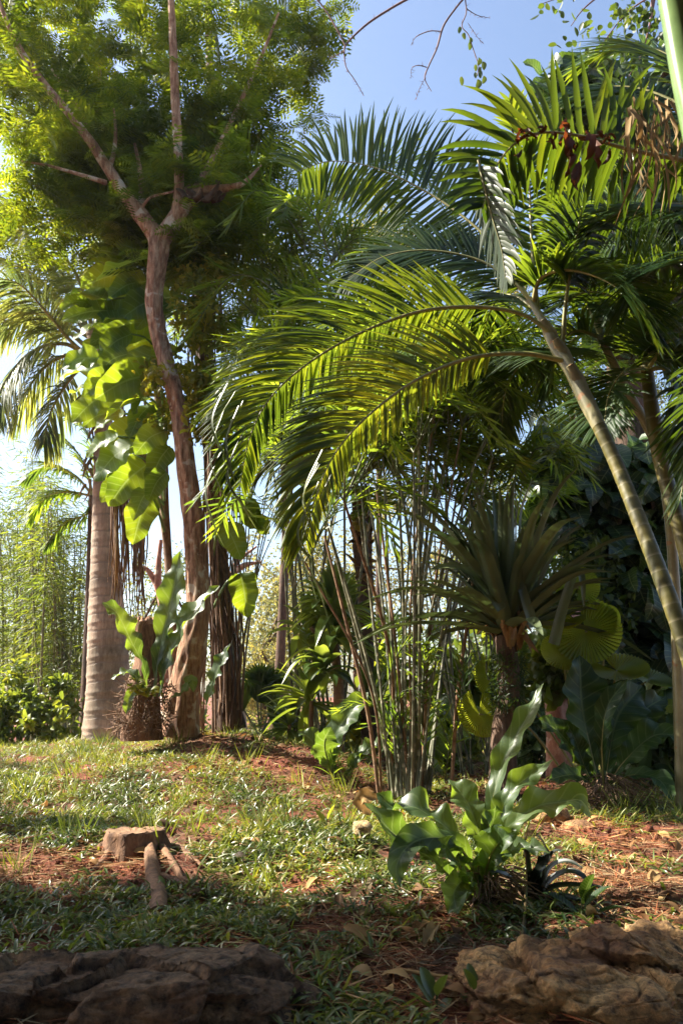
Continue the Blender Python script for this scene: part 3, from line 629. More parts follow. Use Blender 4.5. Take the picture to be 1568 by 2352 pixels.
for k, (cx, cy, ln, an) in enumerate(PL):
    a = math.radians(an); dx, dy = math.cos(a), -math.sin(a); Y = U(6.15, 6.6)
    tip = P(cx + dx * ln * .5, cy + dy * ln * .5 + 6, Y + U(-.12, .1)); bs_ = P(cx - dx * ln * .5, cy - dy * ln * .5, Y)
    tip = tip + (tip - bs_) * .18
    mid = (tip + bs_) / 2 + np.array([0, -.02, .035])
    up = np.array([U(0, .6), -1.0, U(-.15, .35)]) if k % 5 not in (0, 2) else np.array([U(-.3, .3), -U(.4, .9), U(.5, .9)])
    g = Geo(); blade(g, [bs_, mid, tip], px2m(ln * U(.78, .95), Y), up, 'heart', n=20, across=8, fold=U(.05, .4), wave=.08, freq=12, edge=.06, seed=k)
    lf = g.build('leaf', M['phil'], root)
    st = P(378 if cx < 420 else 490, cy + 40, 6.6); g = Geo(); tube(g, [st, (st + bs_) / 2 + [0, -.05, .06], bs_], [.012, .010, .008], n=12, sides=6); g.build('petiole', M['glossstem'], root, lf)

# small yellow-green leaved climber right of the trunk
base = on(P(470, 1640, 6.6)[0], 6.6)
root = thing('small_leaved_climber', 'climber with small yellow green leaflets hanging right of the crooked trunk', 'climbing plant', base)
T5 = tpl('oval', 1, .5); g = Geo(); gs = Geo()
for k in range(80):
    px = 412 + abs(R.normal()) * 60; py = U(600, 1010) if k < 66 else U(830, 1000)
    if k >= 66: px = U(330, 400)
    q = P(min(px, 550), py, U(6.0, 6.4)); m = 34
    c = q + rdir(m) * R.uniform(.02, .13, (m, 1)); place(g, T5, c, rdir(m, -.3), rdir(m, .7), R.uniform(.04, .085, m))
for k in range(12):
    x0 = U(400, 510); tube(gs, [P(x0, 600, 6.5), P(x0 + U(-20, 20), 800, 6.45), P(x0 + U(-20, 20), 1000, 6.5), base + [U(-.1, .1), 0, 0]], .006, n=30, sides=5)
g.build('foliage', M['yel'], root); gs.build('stem', M['root'], root)

# ------------------------------------------------------------------ generic trees made of leaf clumps
T2 = tpl('leaf2', 1, .5); TQ = tpl('quad', 1, .42); TO = tpl('oval', 1, .42)
def leaftree(name, label, cat, base, blobs, nl, ls, mat, trunk=None, tmat='barkd', template=None, group=None, tr=(.12, .05), up=.2, dn=-.2):
    """blobs: list of (centre, (rx,ry,rz)); nl leaves spread over clumps inside them"""
    root = thing(name, label, cat, base, group); g = Geo(); tot = sum(b[1][0] * b[1][2] for b in blobs)
    gt = Geo()
    if trunk is not None: tube(gt, trunk, list(np.linspace(tr[0], tr[1], 5)), n=40, sides=12, rough=.1, seed=len(label))
    for c, r in blobs:
        r = np.array(r); n = int(nl * r[0] * r[2] / tot); k = max(6, int(n / 45))
        if trunk is not None: tube(gt, [np.array(trunk[-1]), (np.array(trunk[-1]) + c) / 2 + rdir(1)[0] * r[0] * .1, c], [tr[1], tr[1] * .6, tr[1] * .2], n=14, sides=7)
        cc = c + rdir(k) * (R.random((k, 1)) ** .45) * r
        for q in cc:
            m = int(45 * U(.6, 1.3)); s = r.min() * U(.12, .3)
            place(g, template or T2, q + R.normal(size=(m, 3)) * s, rdir(m, dn), rdir(m, up), R.uniform(ls * .6, ls * 1.3, m))
    if gt.n: gt.build('trunk', M[tmat], root)
    g.build('crown', M[mat], root); return root
def B(px, py, Y, rx, ry=None, rz=None):
    ry = ry or rx; return (P(px, py, Y), (px2m(rx, Y), px2m(rx, Y), px2m(rz or rx, Y)))
FT = [('far_tree', 'pale sunlit tree far behind, between the wrapped trunk and the cane palm', 'farw', 22, [(640, 1330, 90), (600, 1450, 110), (700, 1420, 110), (640, 1560, 120), (560, 1250, 50)], 17, 5200),
      ('far_tree', 'pale olive tree with airy leaves behind the dracaena and low fan palm', 'farw', 17, [(600, 1500, 80), (680, 1380, 90), (720, 1280, 80), (560, 1600, 70), (650, 1600, 80)], 11, 4200),
      ('far_tree', 'pale yellowish distant tree seen through the middle of the cane palm', 'farw', 24, [(820, 1300, 120), (900, 1420, 120), (780, 1480, 110), (900, 1150, 80), (1000, 1300, 90)], 19, 5600),
      ('far_tree', 'bright yellow leaved tree top far behind the arching palm fronds', 'farw', 20, [(860, 560, 90), (930, 610, 60), (1130, 730, 70), (1180, 660, 50), (880, 700, 60), (1060, 780, 60)], 16, 4200),
      ('far_tree', 'distant green tree behind the bamboo at the far left', 'far', 26, [(60, 1280, 130), (-40, 1400, 130), (150, 1400, 110), (20, 1540, 140), (170, 1540, 120)], 21, 5600),
      ('far_tree', 'green background tree behind the philodendron leaves', 'far', 18, [(380, 1330, 90), (330, 1450, 90), (420, 1500, 100), (280, 1560, 90), (540, 1560, 80)], 14, 4200),
      ('far_tree', 'shady green tree behind the cane palm and the epiphyte', 'far', 15, [(1080, 1350, 110), (1180, 1450, 120), (1050, 1520, 120), (1230, 1250, 100), (1180, 1080, 110), (1300, 1000, 90)], 12, 6500),
      ('far_tree', 'grey green feathery tree behind the ringed palm trunks', 'far', 14, [(1300, 860, 90), (1350, 960, 90), (1380, 820, 60), (1480, 900, 80), (1560, 1000, 90)], 12, 5200),
      ('far_tree', 'mid green tree behind the fine leaved cane palm top', 'far', 13, [(650, 640, 110), (720, 760, 110), (620, 820, 90), (800, 900, 110), (700, 1000, 110), (940, 820, 100), (620, 560, 60)], 10, 4200)]
for nm, lb, mt, Y, bl, tpx, n in FT:
    blobs = [B(x, y, Y * U(.94, 1.06), r, rz=r * .85) for x, y, r in bl]
    b0 = on(blobs[0][0][0], Y)
    leaftree(nm, lb, 'tree', b0, blobs, int(n * 2.2), px2m(8.5, Y), mt, trunk=[b0 - [0, 0, .2], (b0 + blobs[0][0]) / 2 + [U(-.3, .3), 0, 0], blobs[0][0]], tr=(.09, .04), group='trees beyond the garden bed')
# low far hedge-like mass
hb = [B(x, 1660, 30, 120, rz=70) for x in range(-200, 1900, 130)]
root = leaftree('treeline', 'far-off low green mass of vegetation behind the garden', 'vegetation', on(0, 30), hb, 9000, .30, 'far'); root['kind'] = 'stuff'

# pale pinkish tree in back left (branching)
root = thing('pale_branching_tree', 'small pale pinkish tree with forked branches behind the broken stump', 'tree', on(P(395, 1660, 9)[0], 9))
g = Geo()
for l, r_ in (([(395, 1700), (385, 1560), (380, 1420), (362, 1340)], [.10, .08, .06, .05]), ([(362, 1345), (340, 1310), (320, 1300)], [.04, .03, .015]), ([(362, 1345), (365, 1290), (370, 1240)], [.045, .03, .02]), ([(375, 1390), (400, 1330), (405, 1300)], [.03, .02, .01])):
    tube(g, PP(l, 9), r_, n=24, sides=12, rough=.12)
g.build('trunk', M['pink'], root)
g = Geo()
for q in PP([(600, 1270), (560, 1310), (530, 1330)], 8.5): pass
tube(g, PP([(510, 1380), (530, 1325), (560, 1300), (600, 1290)], 8.5), [.05, .04, .03, .01], n=24, sides=9, rough=.2); tube(g, PP([(535, 1320), (545, 1290), (590, 1255)], 8.5), [.03, .02, .01], n=18, sides=8, rough=.2)
g.build('limb', M['pink'], root)

# ------------------------------------------------------------------ bamboo clumps (left back)
TB = tpl('lance', 1, .12)
for ci, (x0, x1, ytop, Y, n, lb) in enumerate([(-30, 110, 980, 12, 20, 'feathery bamboo clump with thin culms at the far left edge'), (80, 210, 1080, 11, 17, 'feathery bamboo clump just left of the coconut trunk'), (-40, 200, 1150, 14, 18, 'paler bamboo clump behind the two front bamboo clumps')]):
    b0 = on(P((x0 + x1) / 2, 1700, Y)[0], Y); root = thing('bamboo_clump', lb, 'bamboo', b0, 'bamboo clumps at left')
    gl = Geo()
    for k in range(n):
        xb = U(x0, x1); q0 = on(P(xb, 1700, Y)[0], Y + U(-.4, .4)); tx = xb + U(-50, 50); ty = ytop + U(0, 260)
        top = P(tx, ty, Y + U(-.6, .6)); c = crv([q0, (q0 * .45 + top * .55) + [U(-.1, .1), 0, 0], top, top + [U(-.4, .4), U(-.3, .3), -.1]], 30)
        g = Geo(); tube(g, c[::3], [.02, .018, .012, .004], n=24, sides=6); g.build('culm', M['bambc'], root)
        for q in c[8::1]:
            m = 18; o = rdir(m); o[:, 2] *= .4
            place(gl, TB, q + o * R.uniform(.02, .36, (m, 1)) + [0, 0, -.05], o + [0, 0, -.35], rdir(m, 1.2), R.uniform(.07, .16, m))
    gl.build('foliage', M['bamb'], root)

# small fan/feather palm behind left
root = thing('small_palm', 'small palm with drooping fronds left behind the coconut trunk', 'palm tree', on(P(200, 1650, 10)[0], 10))
g = Geo(); tube(g, [on(P(200, 1650, 10)[0], 10, -.2), P(210, 1300, 10), P(215, 1140, 10)], [.08, .06, .06], n=50, sides=12, rings=20); g.build('trunk', M['barkd'], root)
for k, l in enumerate([[(215, 1140), (190, 1060), (150, 1010), (100, 1010)], [(215, 1140), (170, 1090), (110, 1070), (60, 1100)], [(215, 1140), (220, 1060), (200, 990), (150, 950)], [(215, 1140), (160, 1130), (110, 1140), (70, 1190)], [(215, 1140), (240, 1080), (290, 1050), (330, 1070)], [(215, 1140), (200, 1180), (150, 1200), (110, 1250)]]):
    g = Geo(); frond(g, PP(l, 10), n=44, L=.42, W=.03, a0=65, a1=25, v=0, droop=.25, t0=.15, r0=.02); g.build('frond', [M['rachis'], M['fine']], root)

# leafy shrub bottom left
root = leaftree('leafy_shrub', 'rounded bush of glossy light green leaves at the left edge of the grass', 'shrub', on(P(80, 1700, 9)[0], 9), [B(60, 1600, 9.2, 75, rz=60), B(130, 1640, 9, 60, rz=55), B(0, 1630, 9.2, 70, rz=70), B(150, 1580, 9.2, 30), B(60, 1680, 8.9, 90, rz=35), B(170, 1690, 8.9, 40, rz=35)], 2900, .095, 'shrub', template=TO, up=1.0, dn=.3)
# ------------------------------------------------------------------ broken stump with bird's-nest leaves
base = on(P(330, 1680, 6.0)[0], 5.95)
root = thing('broken_stump', 'broken upright tree stump with peeling bark beside the crooked tree', 'stump', base)
g = Geo()
tube(g, PP([(325, 1700, 5.95), (328, 1600, 5.95), (345, 1520, 5.95), (345, 1430, 5.95)]), [.15, .125, .115, .125], n=60, sides=26, rough=.12, ridge=.08, seed=9, cap=False)
g.build('trunk', M['stumpb'], root)
g = Geo()
for k in range(26):
    a = U(0, 6.28); q = P(345, 1438, 5.95) + np.array([math.cos(a) * .105, math.sin(a) * .105, 0]); tube(g, [q, q + [U(-.02, .02), 0, .02], q + [U(-.03, .03), U(-.02, .02), U(.03, .09)]], [.03, .022, .004], n=7, sides=5, rough=.3, seed=k)
g.build('splinters', M['bark'], root)
g = Geo()
for k in range(420):
    a = R.uniform(0, 6.28); z = R.uniform(0, 1); q = P(345 - 20 * (1 - z) + 14 * math.cos(a), 1560 + 120 * (1 - z), 5.93 + .0) + np.array([math.cos(a) * .13 * (1.1 - .2 * z), -abs(math.sin(a)) * .17, 0])
    d = rdir(1, -.3)[0] * U(.04, .12); tube(g, [q, q + d * .5 + rdir(1)[0] * .015, q + d], [.0035, .003, .0015], n=4, sides=4, cap=False)
g.build('root_mass', M['root'], root)
base2 = P(358, 1600, 5.78)
root = thing('nest_anthurium', "rosette of large wavy leaves growing out of the broken stump", 'plant', on(base2[0], base2[1]))
for k, (l, w_, up) in enumerate([([(338, 1590), (330, 1530), (300, 1470), (270, 1410), (235, 1385)], 58, (.6, -.6, .6)), ([(355, 1600), (362, 1520), (382, 1430), (398, 1360), (415, 1265)], 66, (-.3, -1, .2)), ([(365, 1600), (385, 1530), (420, 1440), (460, 1390), (505, 1345)], 60, (-.5, -.7, .7)), ([(372, 1600), (375, 1520), (385, 1480), (395, 1440)], 30, (0, -1, .3)),
                       ([(340, 1600), (320, 1560), (290, 1545), (255, 1560)], 30, (0, -.5, 1)), ([(470, 1650), (480, 1600), (500, 1540), (530, 1478)], 42, (-.6, -.7, .2)), ([(375, 1610), (420, 1590), (440, 1560), (445, 1590)], 26, (0, -.6, 1)), ([(345, 1600), (325, 1575), (300, 1600), (290, 1640)], 26, (0, -1, .6))]):
    Y = 5.78 - .05 * (k % 3); g = Geo(); blade(g, PP(l, Y), px2m(w_, Y), up, 'strap', n=34, across=8, fold=.35, wave=.14, freq=26, seed=k * 1.3); g.build('leaf', M['anth'], root)
# white-ish ground leaf by coconut
root = thing('pale_weed', 'small pale green weed at the foot of the broken stump', 'plant', G(330, 1680))
for k in range(16):
    g = Geo(); a = U(0, 6.28); b = P(318 + U(-20, 30), 1580 + U(-10, 20), 5.7); d = np.array([math.cos(a), math.sin(a) * .6, U(-.1, .4)]) * U(.06, .11); blade(g, [b, b + d * .5 + [0, 0, .02], b + d], .045, (0, -.5, 1), 'oval', n=8, across=4, fold=.2); g.build('leaf', M['yel'], root)

# ------------------------------------------------------------------ cane palm clump (centre)
base = on(P(930, 1840, 5.0)[0], 5.0)
root = thing('cane_palm_clump', 'dense clump of thin grey and brown canes with feathery tops in the middle', 'palm clump', base)
ends = [(760, 1230, 'caneb'), (700, 1290, 'caneb'), (745, 1180, 'caneb'), (790, 1150, 'caneb'), (815, 1120, 'caneb'), (840, 1060, 'cane'), (850, 960, 'cane'), (865, 1130, 'caneb'), (880, 1050, 'cane'), (900, 980, 'cane'), (915, 1100, 'cane'), (935, 940, 'cane'), (950, 1040, 'cane'),
        (975, 880, 'cane'), (985, 1000, 'caneb'), (1005, 900, 'caneb'), (1015, 850, 'cane'), (1030, 1020, 'cane'), (1045, 930, 'cane'), (1060, 980, 'caneb'), (1090, 1060, 'cane'), (1070, 1100, 'cane'), (1110, 1130, 'caneb'), (1140, 1200, 'cane'), (820, 1000, 'cane'), (880, 900, 'cane'), (960, 950, 'caneb'), (1130, 1050, 'cane'), (800, 940, 'cane'), (1000, 1080, 'cane')]
tops = []
for k, (ex, ey, mt) in enumerate(ends):
    bx = 935 + (ex - 930) * .17 + U(-20, 20); Yb = 5.0 + U(-.16, .16); b = on(P(bx, 1840, Yb)[0], Yb, -.05); Yt = 5.0 + U(-.7, .5)
    t = P(ex, ey, Yt); m = b * .5 + t * .5 + np.array([(ex - 930) * -.0004, 0, 0]) + np.array([U(-.11, .11), U(-.1, .1), 0])
    r = .0092 if mt == 'cane' else .009; r *= U(.65, 1.15)
    c = crv([b, m, t], 20)
    g = Geo(); tube(g, c, [r * 1.2, r, r, r * .7], n=40, sides=8, rings=16, rough=.03); g.build('cane', M[mt if k % 2 else 'cane'], root); tops.append((t, nrm(c[-1] - c[-3]), k))
for k in range(14):    # low shoots among the canes
    t = P(935 + U(-75, 130), U(1480, 1760), 5.0 - U(-.1, .25)); az = U(0, 6.28); L = U(.3, .5); h = np.array([math.cos(az), math.sin(az) * .5, 0])
    g = Geo(); frond(g, [t - [0, 0, .12], t + h * L * .3 + [0, 0, L * .4], t + h * L * .6 + [0, 0, L * .55], t + h * L + [0, 0, L * .45]], n=16, L=.17, W=.012, a0=50, a1=22, v=10, droop=.08, seg=3, t0=.1, r0=.004, fold=.2, plume=12, jit=.12); g.build('shoot', [M['rachisd'], M['fine']], root)
# low young shoots and leaning brown canes right
for l in ([(1035, 1820), (1050, 1600), (1070, 1450), (1100, 1220)], [(870, 1830), (845, 1640), (800, 1450), (745, 1230)]):
    g = Geo(); tube(g, PP(l, 4.9), [.011, .012, .010, .007], n=40, sides=8, rings=14); g.build('cane', M['caneb'], root)
extra = [P(x, y, Y) for x, y, Y in [(640, 640, 6.4), (570, 600, 7.0), (700, 560, 6), (660, 700, 5.8), (760, 600, 5.6), (580, 720, 7.0), (640, 800, 5.8), (760, 480, 5.8), (720, 900, 5.6), (640, 960, 5.8), (1180, 900, 5.4), (1100, 820, 5.4), (1150, 1000, 5.4), (1050, 700, 5.6), (960, 760, 5.4), (860, 820, 5.4)]]
nf = 0
for (t, d, k) in tops:
    for f in range(3 if nf < 66 else 1):
        a = U(0, 6.28); L = U(.6, 1.0); h = np.array([math.cos(a), math.sin(a), 0]); 
        q = [t, t + h * L * .3 + [0, 0, L * U(.35, .6)], t + h * L * .65 + [0, 0, L * U(.45, .7)], t + h * L + [0, 0, L * U(.1, .5)]]
        g = Geo(); frond(g, q, n=26, L=.28, W=.019, a0=60, a1=25, v=10, droop=.12, seg=3, t0=.18, r0=.006, fold=.2, plume=10, jit=.12); g.build('frond', [M['rachisd'], M['fine']], root); nf += 1
# second cane palm behind, feeding the fine texture above
base = on(P(720, 1700, 6.8)[0], 6.8)
root = thing('feathery_cane_palm', 'taller feathery cane palm behind the arching fronds, with narrow spiky leaflets', 'palm clump', base)
for k, t in enumerate(extra):
    b = on(base[0] + U(-.25, .25) + (.9 if k in (10, 11, 12, 13) else 0), 6.8 + U(-.2, .2)); g = Geo(); tube(g, [b, b * .5 + t * .5 + [U(-.1, .1), 0, .1], t], [.012, .010, .006], n=30, sides=7, rings=20); g.build('cane', M['cane'], root)
    for f in range(5):
        a = U(0, 6.28); L = U(.6, 1.0); h = np.array([math.cos(a), math.sin(a) * .7, 0])
        q = [t, t + h * L * .3 + [0, 0, L * .3], t + h * L * .65 + [0, 0, L * U(.2, .5)], t + h * L + [0, 0, L * U(-.25, .35)]]
        g = Geo(); frond(g, q, n=30, L=.34, W=.018, a0=60, a1=22, v=12, droop=.10, seg=3, t0=.12, r0=.008, fold=.2, plume=12, jit=.12); g.build('frond', [M['rachisd'], M['fine'] if k % 3 else M['palm']], root)

base = on(P(1120, 1760, 5.6)[0], 5.6)
root = thing('feathery_cane_palm', 'lower feathery cane palm with fine bright leaflets between the canes and the bromeliad', 'palm clump', base)
for k, (px, py, Y) in enumerate([(900, 1080, 5.5), (960, 1020, 5.6), (1020, 1080, 5.6), (1080, 1000, 5.5), (1130, 1080, 5.6), (1180, 980, 5.7), (1010, 940, 5.6), (1090, 900, 5.7), (1160, 860, 5.8), (930, 920, 5.6), (860, 1000, 5.6), (1200, 1100, 5.8), (980, 1160, 5.7), (1080, 1180, 5.7), (1050, 820, 5.8), (900, 840, 5.8)]):
    t = P(px, py, Y); b = base + [U(-.2, .2), U(-.1, .1), 0]; g = Geo(); tube(g, [b, b * .5 + t * .5 + [U(-.15, .15), 0, .1], t], [.007, .006, .004], n=30, sides=7, rings=20); g.build('cane', M['cane'], root)
    for f in range(5):
        az = U(0, 6.28); L = U(.45, .8); h = np.array([math.cos(az), math.sin(az) * .7, 0])
        q = [t, t + h * L * .3 + [0, 0, L * .25], t + h * L * .65 + [0, 0, L * U(.1, .4)], t + h * L + [0, 0, L * U(-.3, .25)]]
        g = Geo(); frond(g, q, n=26, L=.27, W=.018, a0=60, a1=22, v=12, droop=.10, seg=3, t0=.1, r0=.006, fold=.2, plume=14, jit=.13); g.build('frond', [M['rachisd'], M['fine']], root)

base = on(P(515, 1690, 7.3)[0], 7.3)
root = thing('feathery_cane_palm', 'thin stemmed feathery cane palm with fine hanging fronds, just right of the wrapped trunk', 'palm clump', base)
for k, (px, py, Y) in enumerate([(510, 570, 7.2), (550, 540, 7.2), (560, 660, 7.2), (520, 740, 7.2), (600, 740, 6.2), (560, 850, 6.4), (620, 900, 6.4), (660, 1000, 6.4), (590, 980, 6.6), (640, 560, 6.4), (700, 680, 6.4), (520, 1000, 6.6), (620, 1080, 6.6), (700, 1060, 6.5), (740, 850, 6.4), (500, 660, 7.3), (540, 470, 7.2), (620, 460, 6.5)]):
    t = P(px, py, Y); b = base + [U(-.1, .12), U(-.1, .1), 0]; g = Geo(); tube(g, [b, b * .65 + t * .35 + [0, 0, .5], b * .3 + t * .7 + [0, 0, .25], t], [.006, .006, .003], n=30, sides=7, rings=20); g.build('cane', M['cane'], root)
    for f in range(5):
        az = U(0, 6.28); L = U(.55, .95); h = np.array([math.cos(az), math.sin(az) * .7, 0])
        q = [t, t + h * L * .3 + [0, 0, L * .28], t + h * L * .65 + [0, 0, L * U(.1, .42)], t + h * L + [0, 0, L * U(-.35, .2)]]
        g = Geo(); frond(g, q, n=32, L=.30, W=.014, a0=60, a1=22, v=12, droop=.10, seg=3, t0=.1, r0=.006, fold=.2, plume=14, jit=.13); g.build('frond', [M['rachisd'], M['fine']], root)

# fruiting palm in centre back
base = on(P(840, 1700, 6.6)[0], 6.6)
root = thing('fruiting_palm', 'shaggy dark trunked palm with clusters of green fruit behind the canes', 'palm tree', base)
g = Geo(); tube(g, PP([(845, 1720), (842, 1500), (838, 1350), (832, 1250), (830, 1120)], 6.6), [.055, .055, .06, .085, .08], n=60, sides=16, rough=.16, ridge=.15, seed=4); g.build('trunk', M['barkd'], root)
g = Geo()
for k in range(60):
    q = P(832 + U(-26, 26), U(1080, 1330), 6.5); d = np.array([U(-.1, .1), -.05, U(-.16, .1)]); tube(g, [q, q + d * .5 + [0, -.04, 0], q + d], [.018, .012, .002], n=6, sides=5)
g.build('leaf_bases', M['dead'], root)
for k in range(16):
    th = np.linspace(0, 6.283, 10, endpoint=False); g = Geo(); q = P(826 + U(-16, 16), 1190 + U(-18, 22), 6.38 + U(-.04, .04)); tube(g, [q - [0, 0, .035], q - [0, 0, .025], q, q + [0, 0, .025], q + [0, 0, .035]], [.004, .022, .033, .022, .004], n=10, sides=10); g.build('fruit', M['fruit'], root)
for k, l in enumerate([[(830, 1100), (790, 1000), (720, 960), (650, 1010), (620, 1090)], [(830, 1100), (760, 1050), (680, 1080), (640, 1180)], [(830, 1100), (850, 980), (900, 900), (990, 880)], [(830, 1100), (900, 1010), (980, 990), (1050, 1060)], [(830, 1100), (810, 960), (770, 860), (690, 820)], [(830, 1100), (780, 1090), (710, 1140), (690, 1240), (700, 1310)], [(830, 1100), (880, 1060), (930, 1090), (960, 1170)], [(830, 1100), (700, 1020), (600, 1080), (560, 1180)]]):
    g = Geo(); frond(g, PP(l, 6.6 + .2 * (k % 3 - 1)), n=46, L=.46, W=.024, a0=70, a1=25, v=5, droop=.22, seg=4, t0=.12, r0=.018); g.build('frond', [M['rachis'], M['palm']], root)

# ------------------------------------------------------------------ ringed palms at right
def palm_frond(root, l, Y=None, mat='palm', rm='rachis', **kw):
    g = Geo(); frond(g, PP(l, Y), **kw); return g.build('frond', [M[rm], M[mat]], root)
root = thing('ringed_palm', 'leaning palm with ringed yellow green trunk and huge arching fronds at right', 'palm tree', on(P(1730, 2000, 2.9)[0], 2.9))
tp = PP([(1745, 2010, 2.9), (1640, 1700, 3.0), (1572, 1480, 3.05), (1500, 1280, 3.15), (1420, 1080, 3.3), (1375, 980, 3.35)])
g = Geo(); tube(g, tp, [.042, .038, .033, .032, .030, .030], n=200, sides=24, rings=26, rough=.015, seed=3); g.build('trunk', M['arectrunk'], root)
tp2 = PP([(1375, 980, 3.35), (1345, 920, 3.4), (1310, 850, 3.45), (1275, 800, 3.5), (1255, 755, 3.52), (1225, 705, 3.56), (1212, 690, 3.57)])
g = Geo(); tube(g, tp2, [.030, .036, .035, .031, .026, .019, .012], n=60, sides=20, rough=.03, seed=6); g.build('crownshaft', M['shaft'], root)
g = Geo()
for q in PP([(1318, 855, 3.4), (1285, 795, 3.46), (1255, 750, 3.5)]):
    tube(g, [q + [.05, .04, -.09], q + [.015, .02, -.02], q + [-.02, .0, .035]], [.031, .033, .018], n=14, sides=16, rough=.04)
g.build('leaf_sheath', M['shaft'], root)
big = dict(n=112, seg=6, r0=.012)
palm_frond(root, [(1290, 828, 3.45), (1200, 812, 3.42), (1080, 822, 3.36), (960, 870, 3.25), (850, 950, 3.15), (770, 1040, 3.08), (725, 1140, 3.02), (705, 1240, 3.0)], mat='palmy', L=.45, W=.0165, jit=.04, up=(0, -1, .25), a0=62, a1=34, v=12, v2=-38, L2=.40, droop=.10, t0=.2, tipdroop=.16, **{**big, 'n': 136})
palm_frond(root, [(1262, 765, 3.5), (1200, 722, 3.5), (1090, 705, 3.46), (960, 716, 3.42), (820, 768, 3.36), (700, 840, 3.3), (620, 915, 3.26), (575, 1000, 3.22), (552, 1110, 3.2)], mat='palm', L=.46, W=.015, jit=.04, up=(0, -1, .25), a0=56, a1=34, v=12, v2=-38, L2=.5, droop=.08, t0=.2, tipdroop=.14, **{**big, 'n': 124})
for x0, y0, n_, s_, Y in ((500, 900, 9, 9, 3.2), (700, 1060, 9, 9, 3.0)):
    for k in range(n_):
        px, py = x0 + U(-26, 40), y0 + k * s_ * 2 + U(-10, 10); ln = U(130, 260); g = Geo()
        blade(g, [P(px + 30, py - 20, Y), P(px - U(0, 16), py + ln * .35, Y - .03), P(px + U(0, 30), py + ln * .7, Y - .04), P(px + U(20, 60), py + ln, Y - .02)], U(.010, .018), (-.8, -.5, .3), 'ribbon', n=16, across=2, fold=.4, roll=U(-1, 1)); g.build('drooping_leaflet', M['pale'], root)
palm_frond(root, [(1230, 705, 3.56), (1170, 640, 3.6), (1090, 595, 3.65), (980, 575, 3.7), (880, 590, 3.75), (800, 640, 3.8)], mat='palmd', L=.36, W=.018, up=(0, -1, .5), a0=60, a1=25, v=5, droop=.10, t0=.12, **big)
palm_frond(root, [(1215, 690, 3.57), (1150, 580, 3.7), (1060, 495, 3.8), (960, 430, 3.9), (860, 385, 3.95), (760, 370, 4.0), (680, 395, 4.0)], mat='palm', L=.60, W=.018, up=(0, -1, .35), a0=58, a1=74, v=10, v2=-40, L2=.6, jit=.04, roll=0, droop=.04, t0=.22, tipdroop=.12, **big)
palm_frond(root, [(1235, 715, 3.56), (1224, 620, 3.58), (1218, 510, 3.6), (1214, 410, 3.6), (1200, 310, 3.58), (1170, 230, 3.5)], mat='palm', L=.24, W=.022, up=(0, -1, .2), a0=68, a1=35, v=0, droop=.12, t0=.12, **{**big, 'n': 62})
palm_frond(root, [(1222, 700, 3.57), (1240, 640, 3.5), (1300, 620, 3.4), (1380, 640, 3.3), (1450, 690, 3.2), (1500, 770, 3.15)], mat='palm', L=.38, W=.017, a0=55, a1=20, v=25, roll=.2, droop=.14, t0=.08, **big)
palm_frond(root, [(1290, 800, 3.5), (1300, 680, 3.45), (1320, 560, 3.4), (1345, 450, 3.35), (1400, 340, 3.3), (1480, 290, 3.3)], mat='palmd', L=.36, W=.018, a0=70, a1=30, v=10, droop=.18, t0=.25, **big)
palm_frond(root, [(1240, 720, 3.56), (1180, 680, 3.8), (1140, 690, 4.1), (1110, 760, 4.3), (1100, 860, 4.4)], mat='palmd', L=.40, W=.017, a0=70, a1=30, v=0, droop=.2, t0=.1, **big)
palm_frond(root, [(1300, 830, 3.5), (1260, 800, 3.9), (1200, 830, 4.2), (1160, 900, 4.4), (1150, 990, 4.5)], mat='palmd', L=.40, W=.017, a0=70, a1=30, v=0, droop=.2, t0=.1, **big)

root = thing('ringed_palm', 'second ringed palm trunk at the right edge, thinner and more upright', 'palm tree', on(P(1650, 1850, 3.7)[0], 3.7))
g = Geo(); tube(g, [on(P(1650, 1850, 3.7)[0], 3.7, -.1), P(1620, 1480, 3.75), P(1570, 1250, 3.8), P(1525, 1090, 3.85), P(1502, 980, 3.9), P(1488, 880, 3.9), P(1482, 830, 3.9)], [.05, .046, .042, .038, .038, .040, .03], n=160, sides=20, rings=26, rough=.015, seed=8); g.build('trunk', M['arectrunk'], root)
for l, kw in [([(1484, 850, 3.9), (1470, 760, 3.85), (1420, 690, 3.8), (1350, 670, 3.7), (1290, 700, 3.6)], {}), ([(1484, 850, 3.9), (1510, 740, 3.8), (1560, 660, 3.7), (1640, 640, 3.6)], {}), ([(1484, 850, 3.9), (1475, 720, 3.9), (1455, 600, 3.9), (1400, 500, 3.9), (1330, 470, 3.8)], {}), ([(1484, 850, 3.9), (1440, 850, 3.8), (1400, 900, 3.7), (1385, 980, 3.6)], {}),
             ([(1484, 850, 3.9), (1530, 850, 3.8), (1580, 920, 3.7), (1600, 1050, 3.6)], {}), ([(1484, 850, 3.9), (1500, 700, 4), (1500, 560, 4), (1540, 440, 4)], {}), ([(1484, 850, 3.9), (1540, 780, 3.6), (1600, 800, 3.4)], {}), ([(1484, 850, 3.9), (1420, 780, 4.2), (1330, 770, 4.5), (1250, 850, 4.6)], {})]:
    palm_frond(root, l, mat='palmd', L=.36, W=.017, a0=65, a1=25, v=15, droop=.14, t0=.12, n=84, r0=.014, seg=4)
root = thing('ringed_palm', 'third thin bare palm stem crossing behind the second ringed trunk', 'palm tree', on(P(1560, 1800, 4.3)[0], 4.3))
g = Geo(); tube(g, [on(P(1560, 1800, 4.3)[0], 4.3, -.1), P(1545, 1300, 4.2), P(1515, 1060, 4.1), P(1480, 970, 4.1), P(1440, 900, 4.1), P(1400, 820, 4.1), P(1375, 770, 4.1)], [.04, .034, .03, .027, .026, .024, .02], n=120, sides=14, rings=26, seed=10); g.build('trunk', M['shaft'], root)
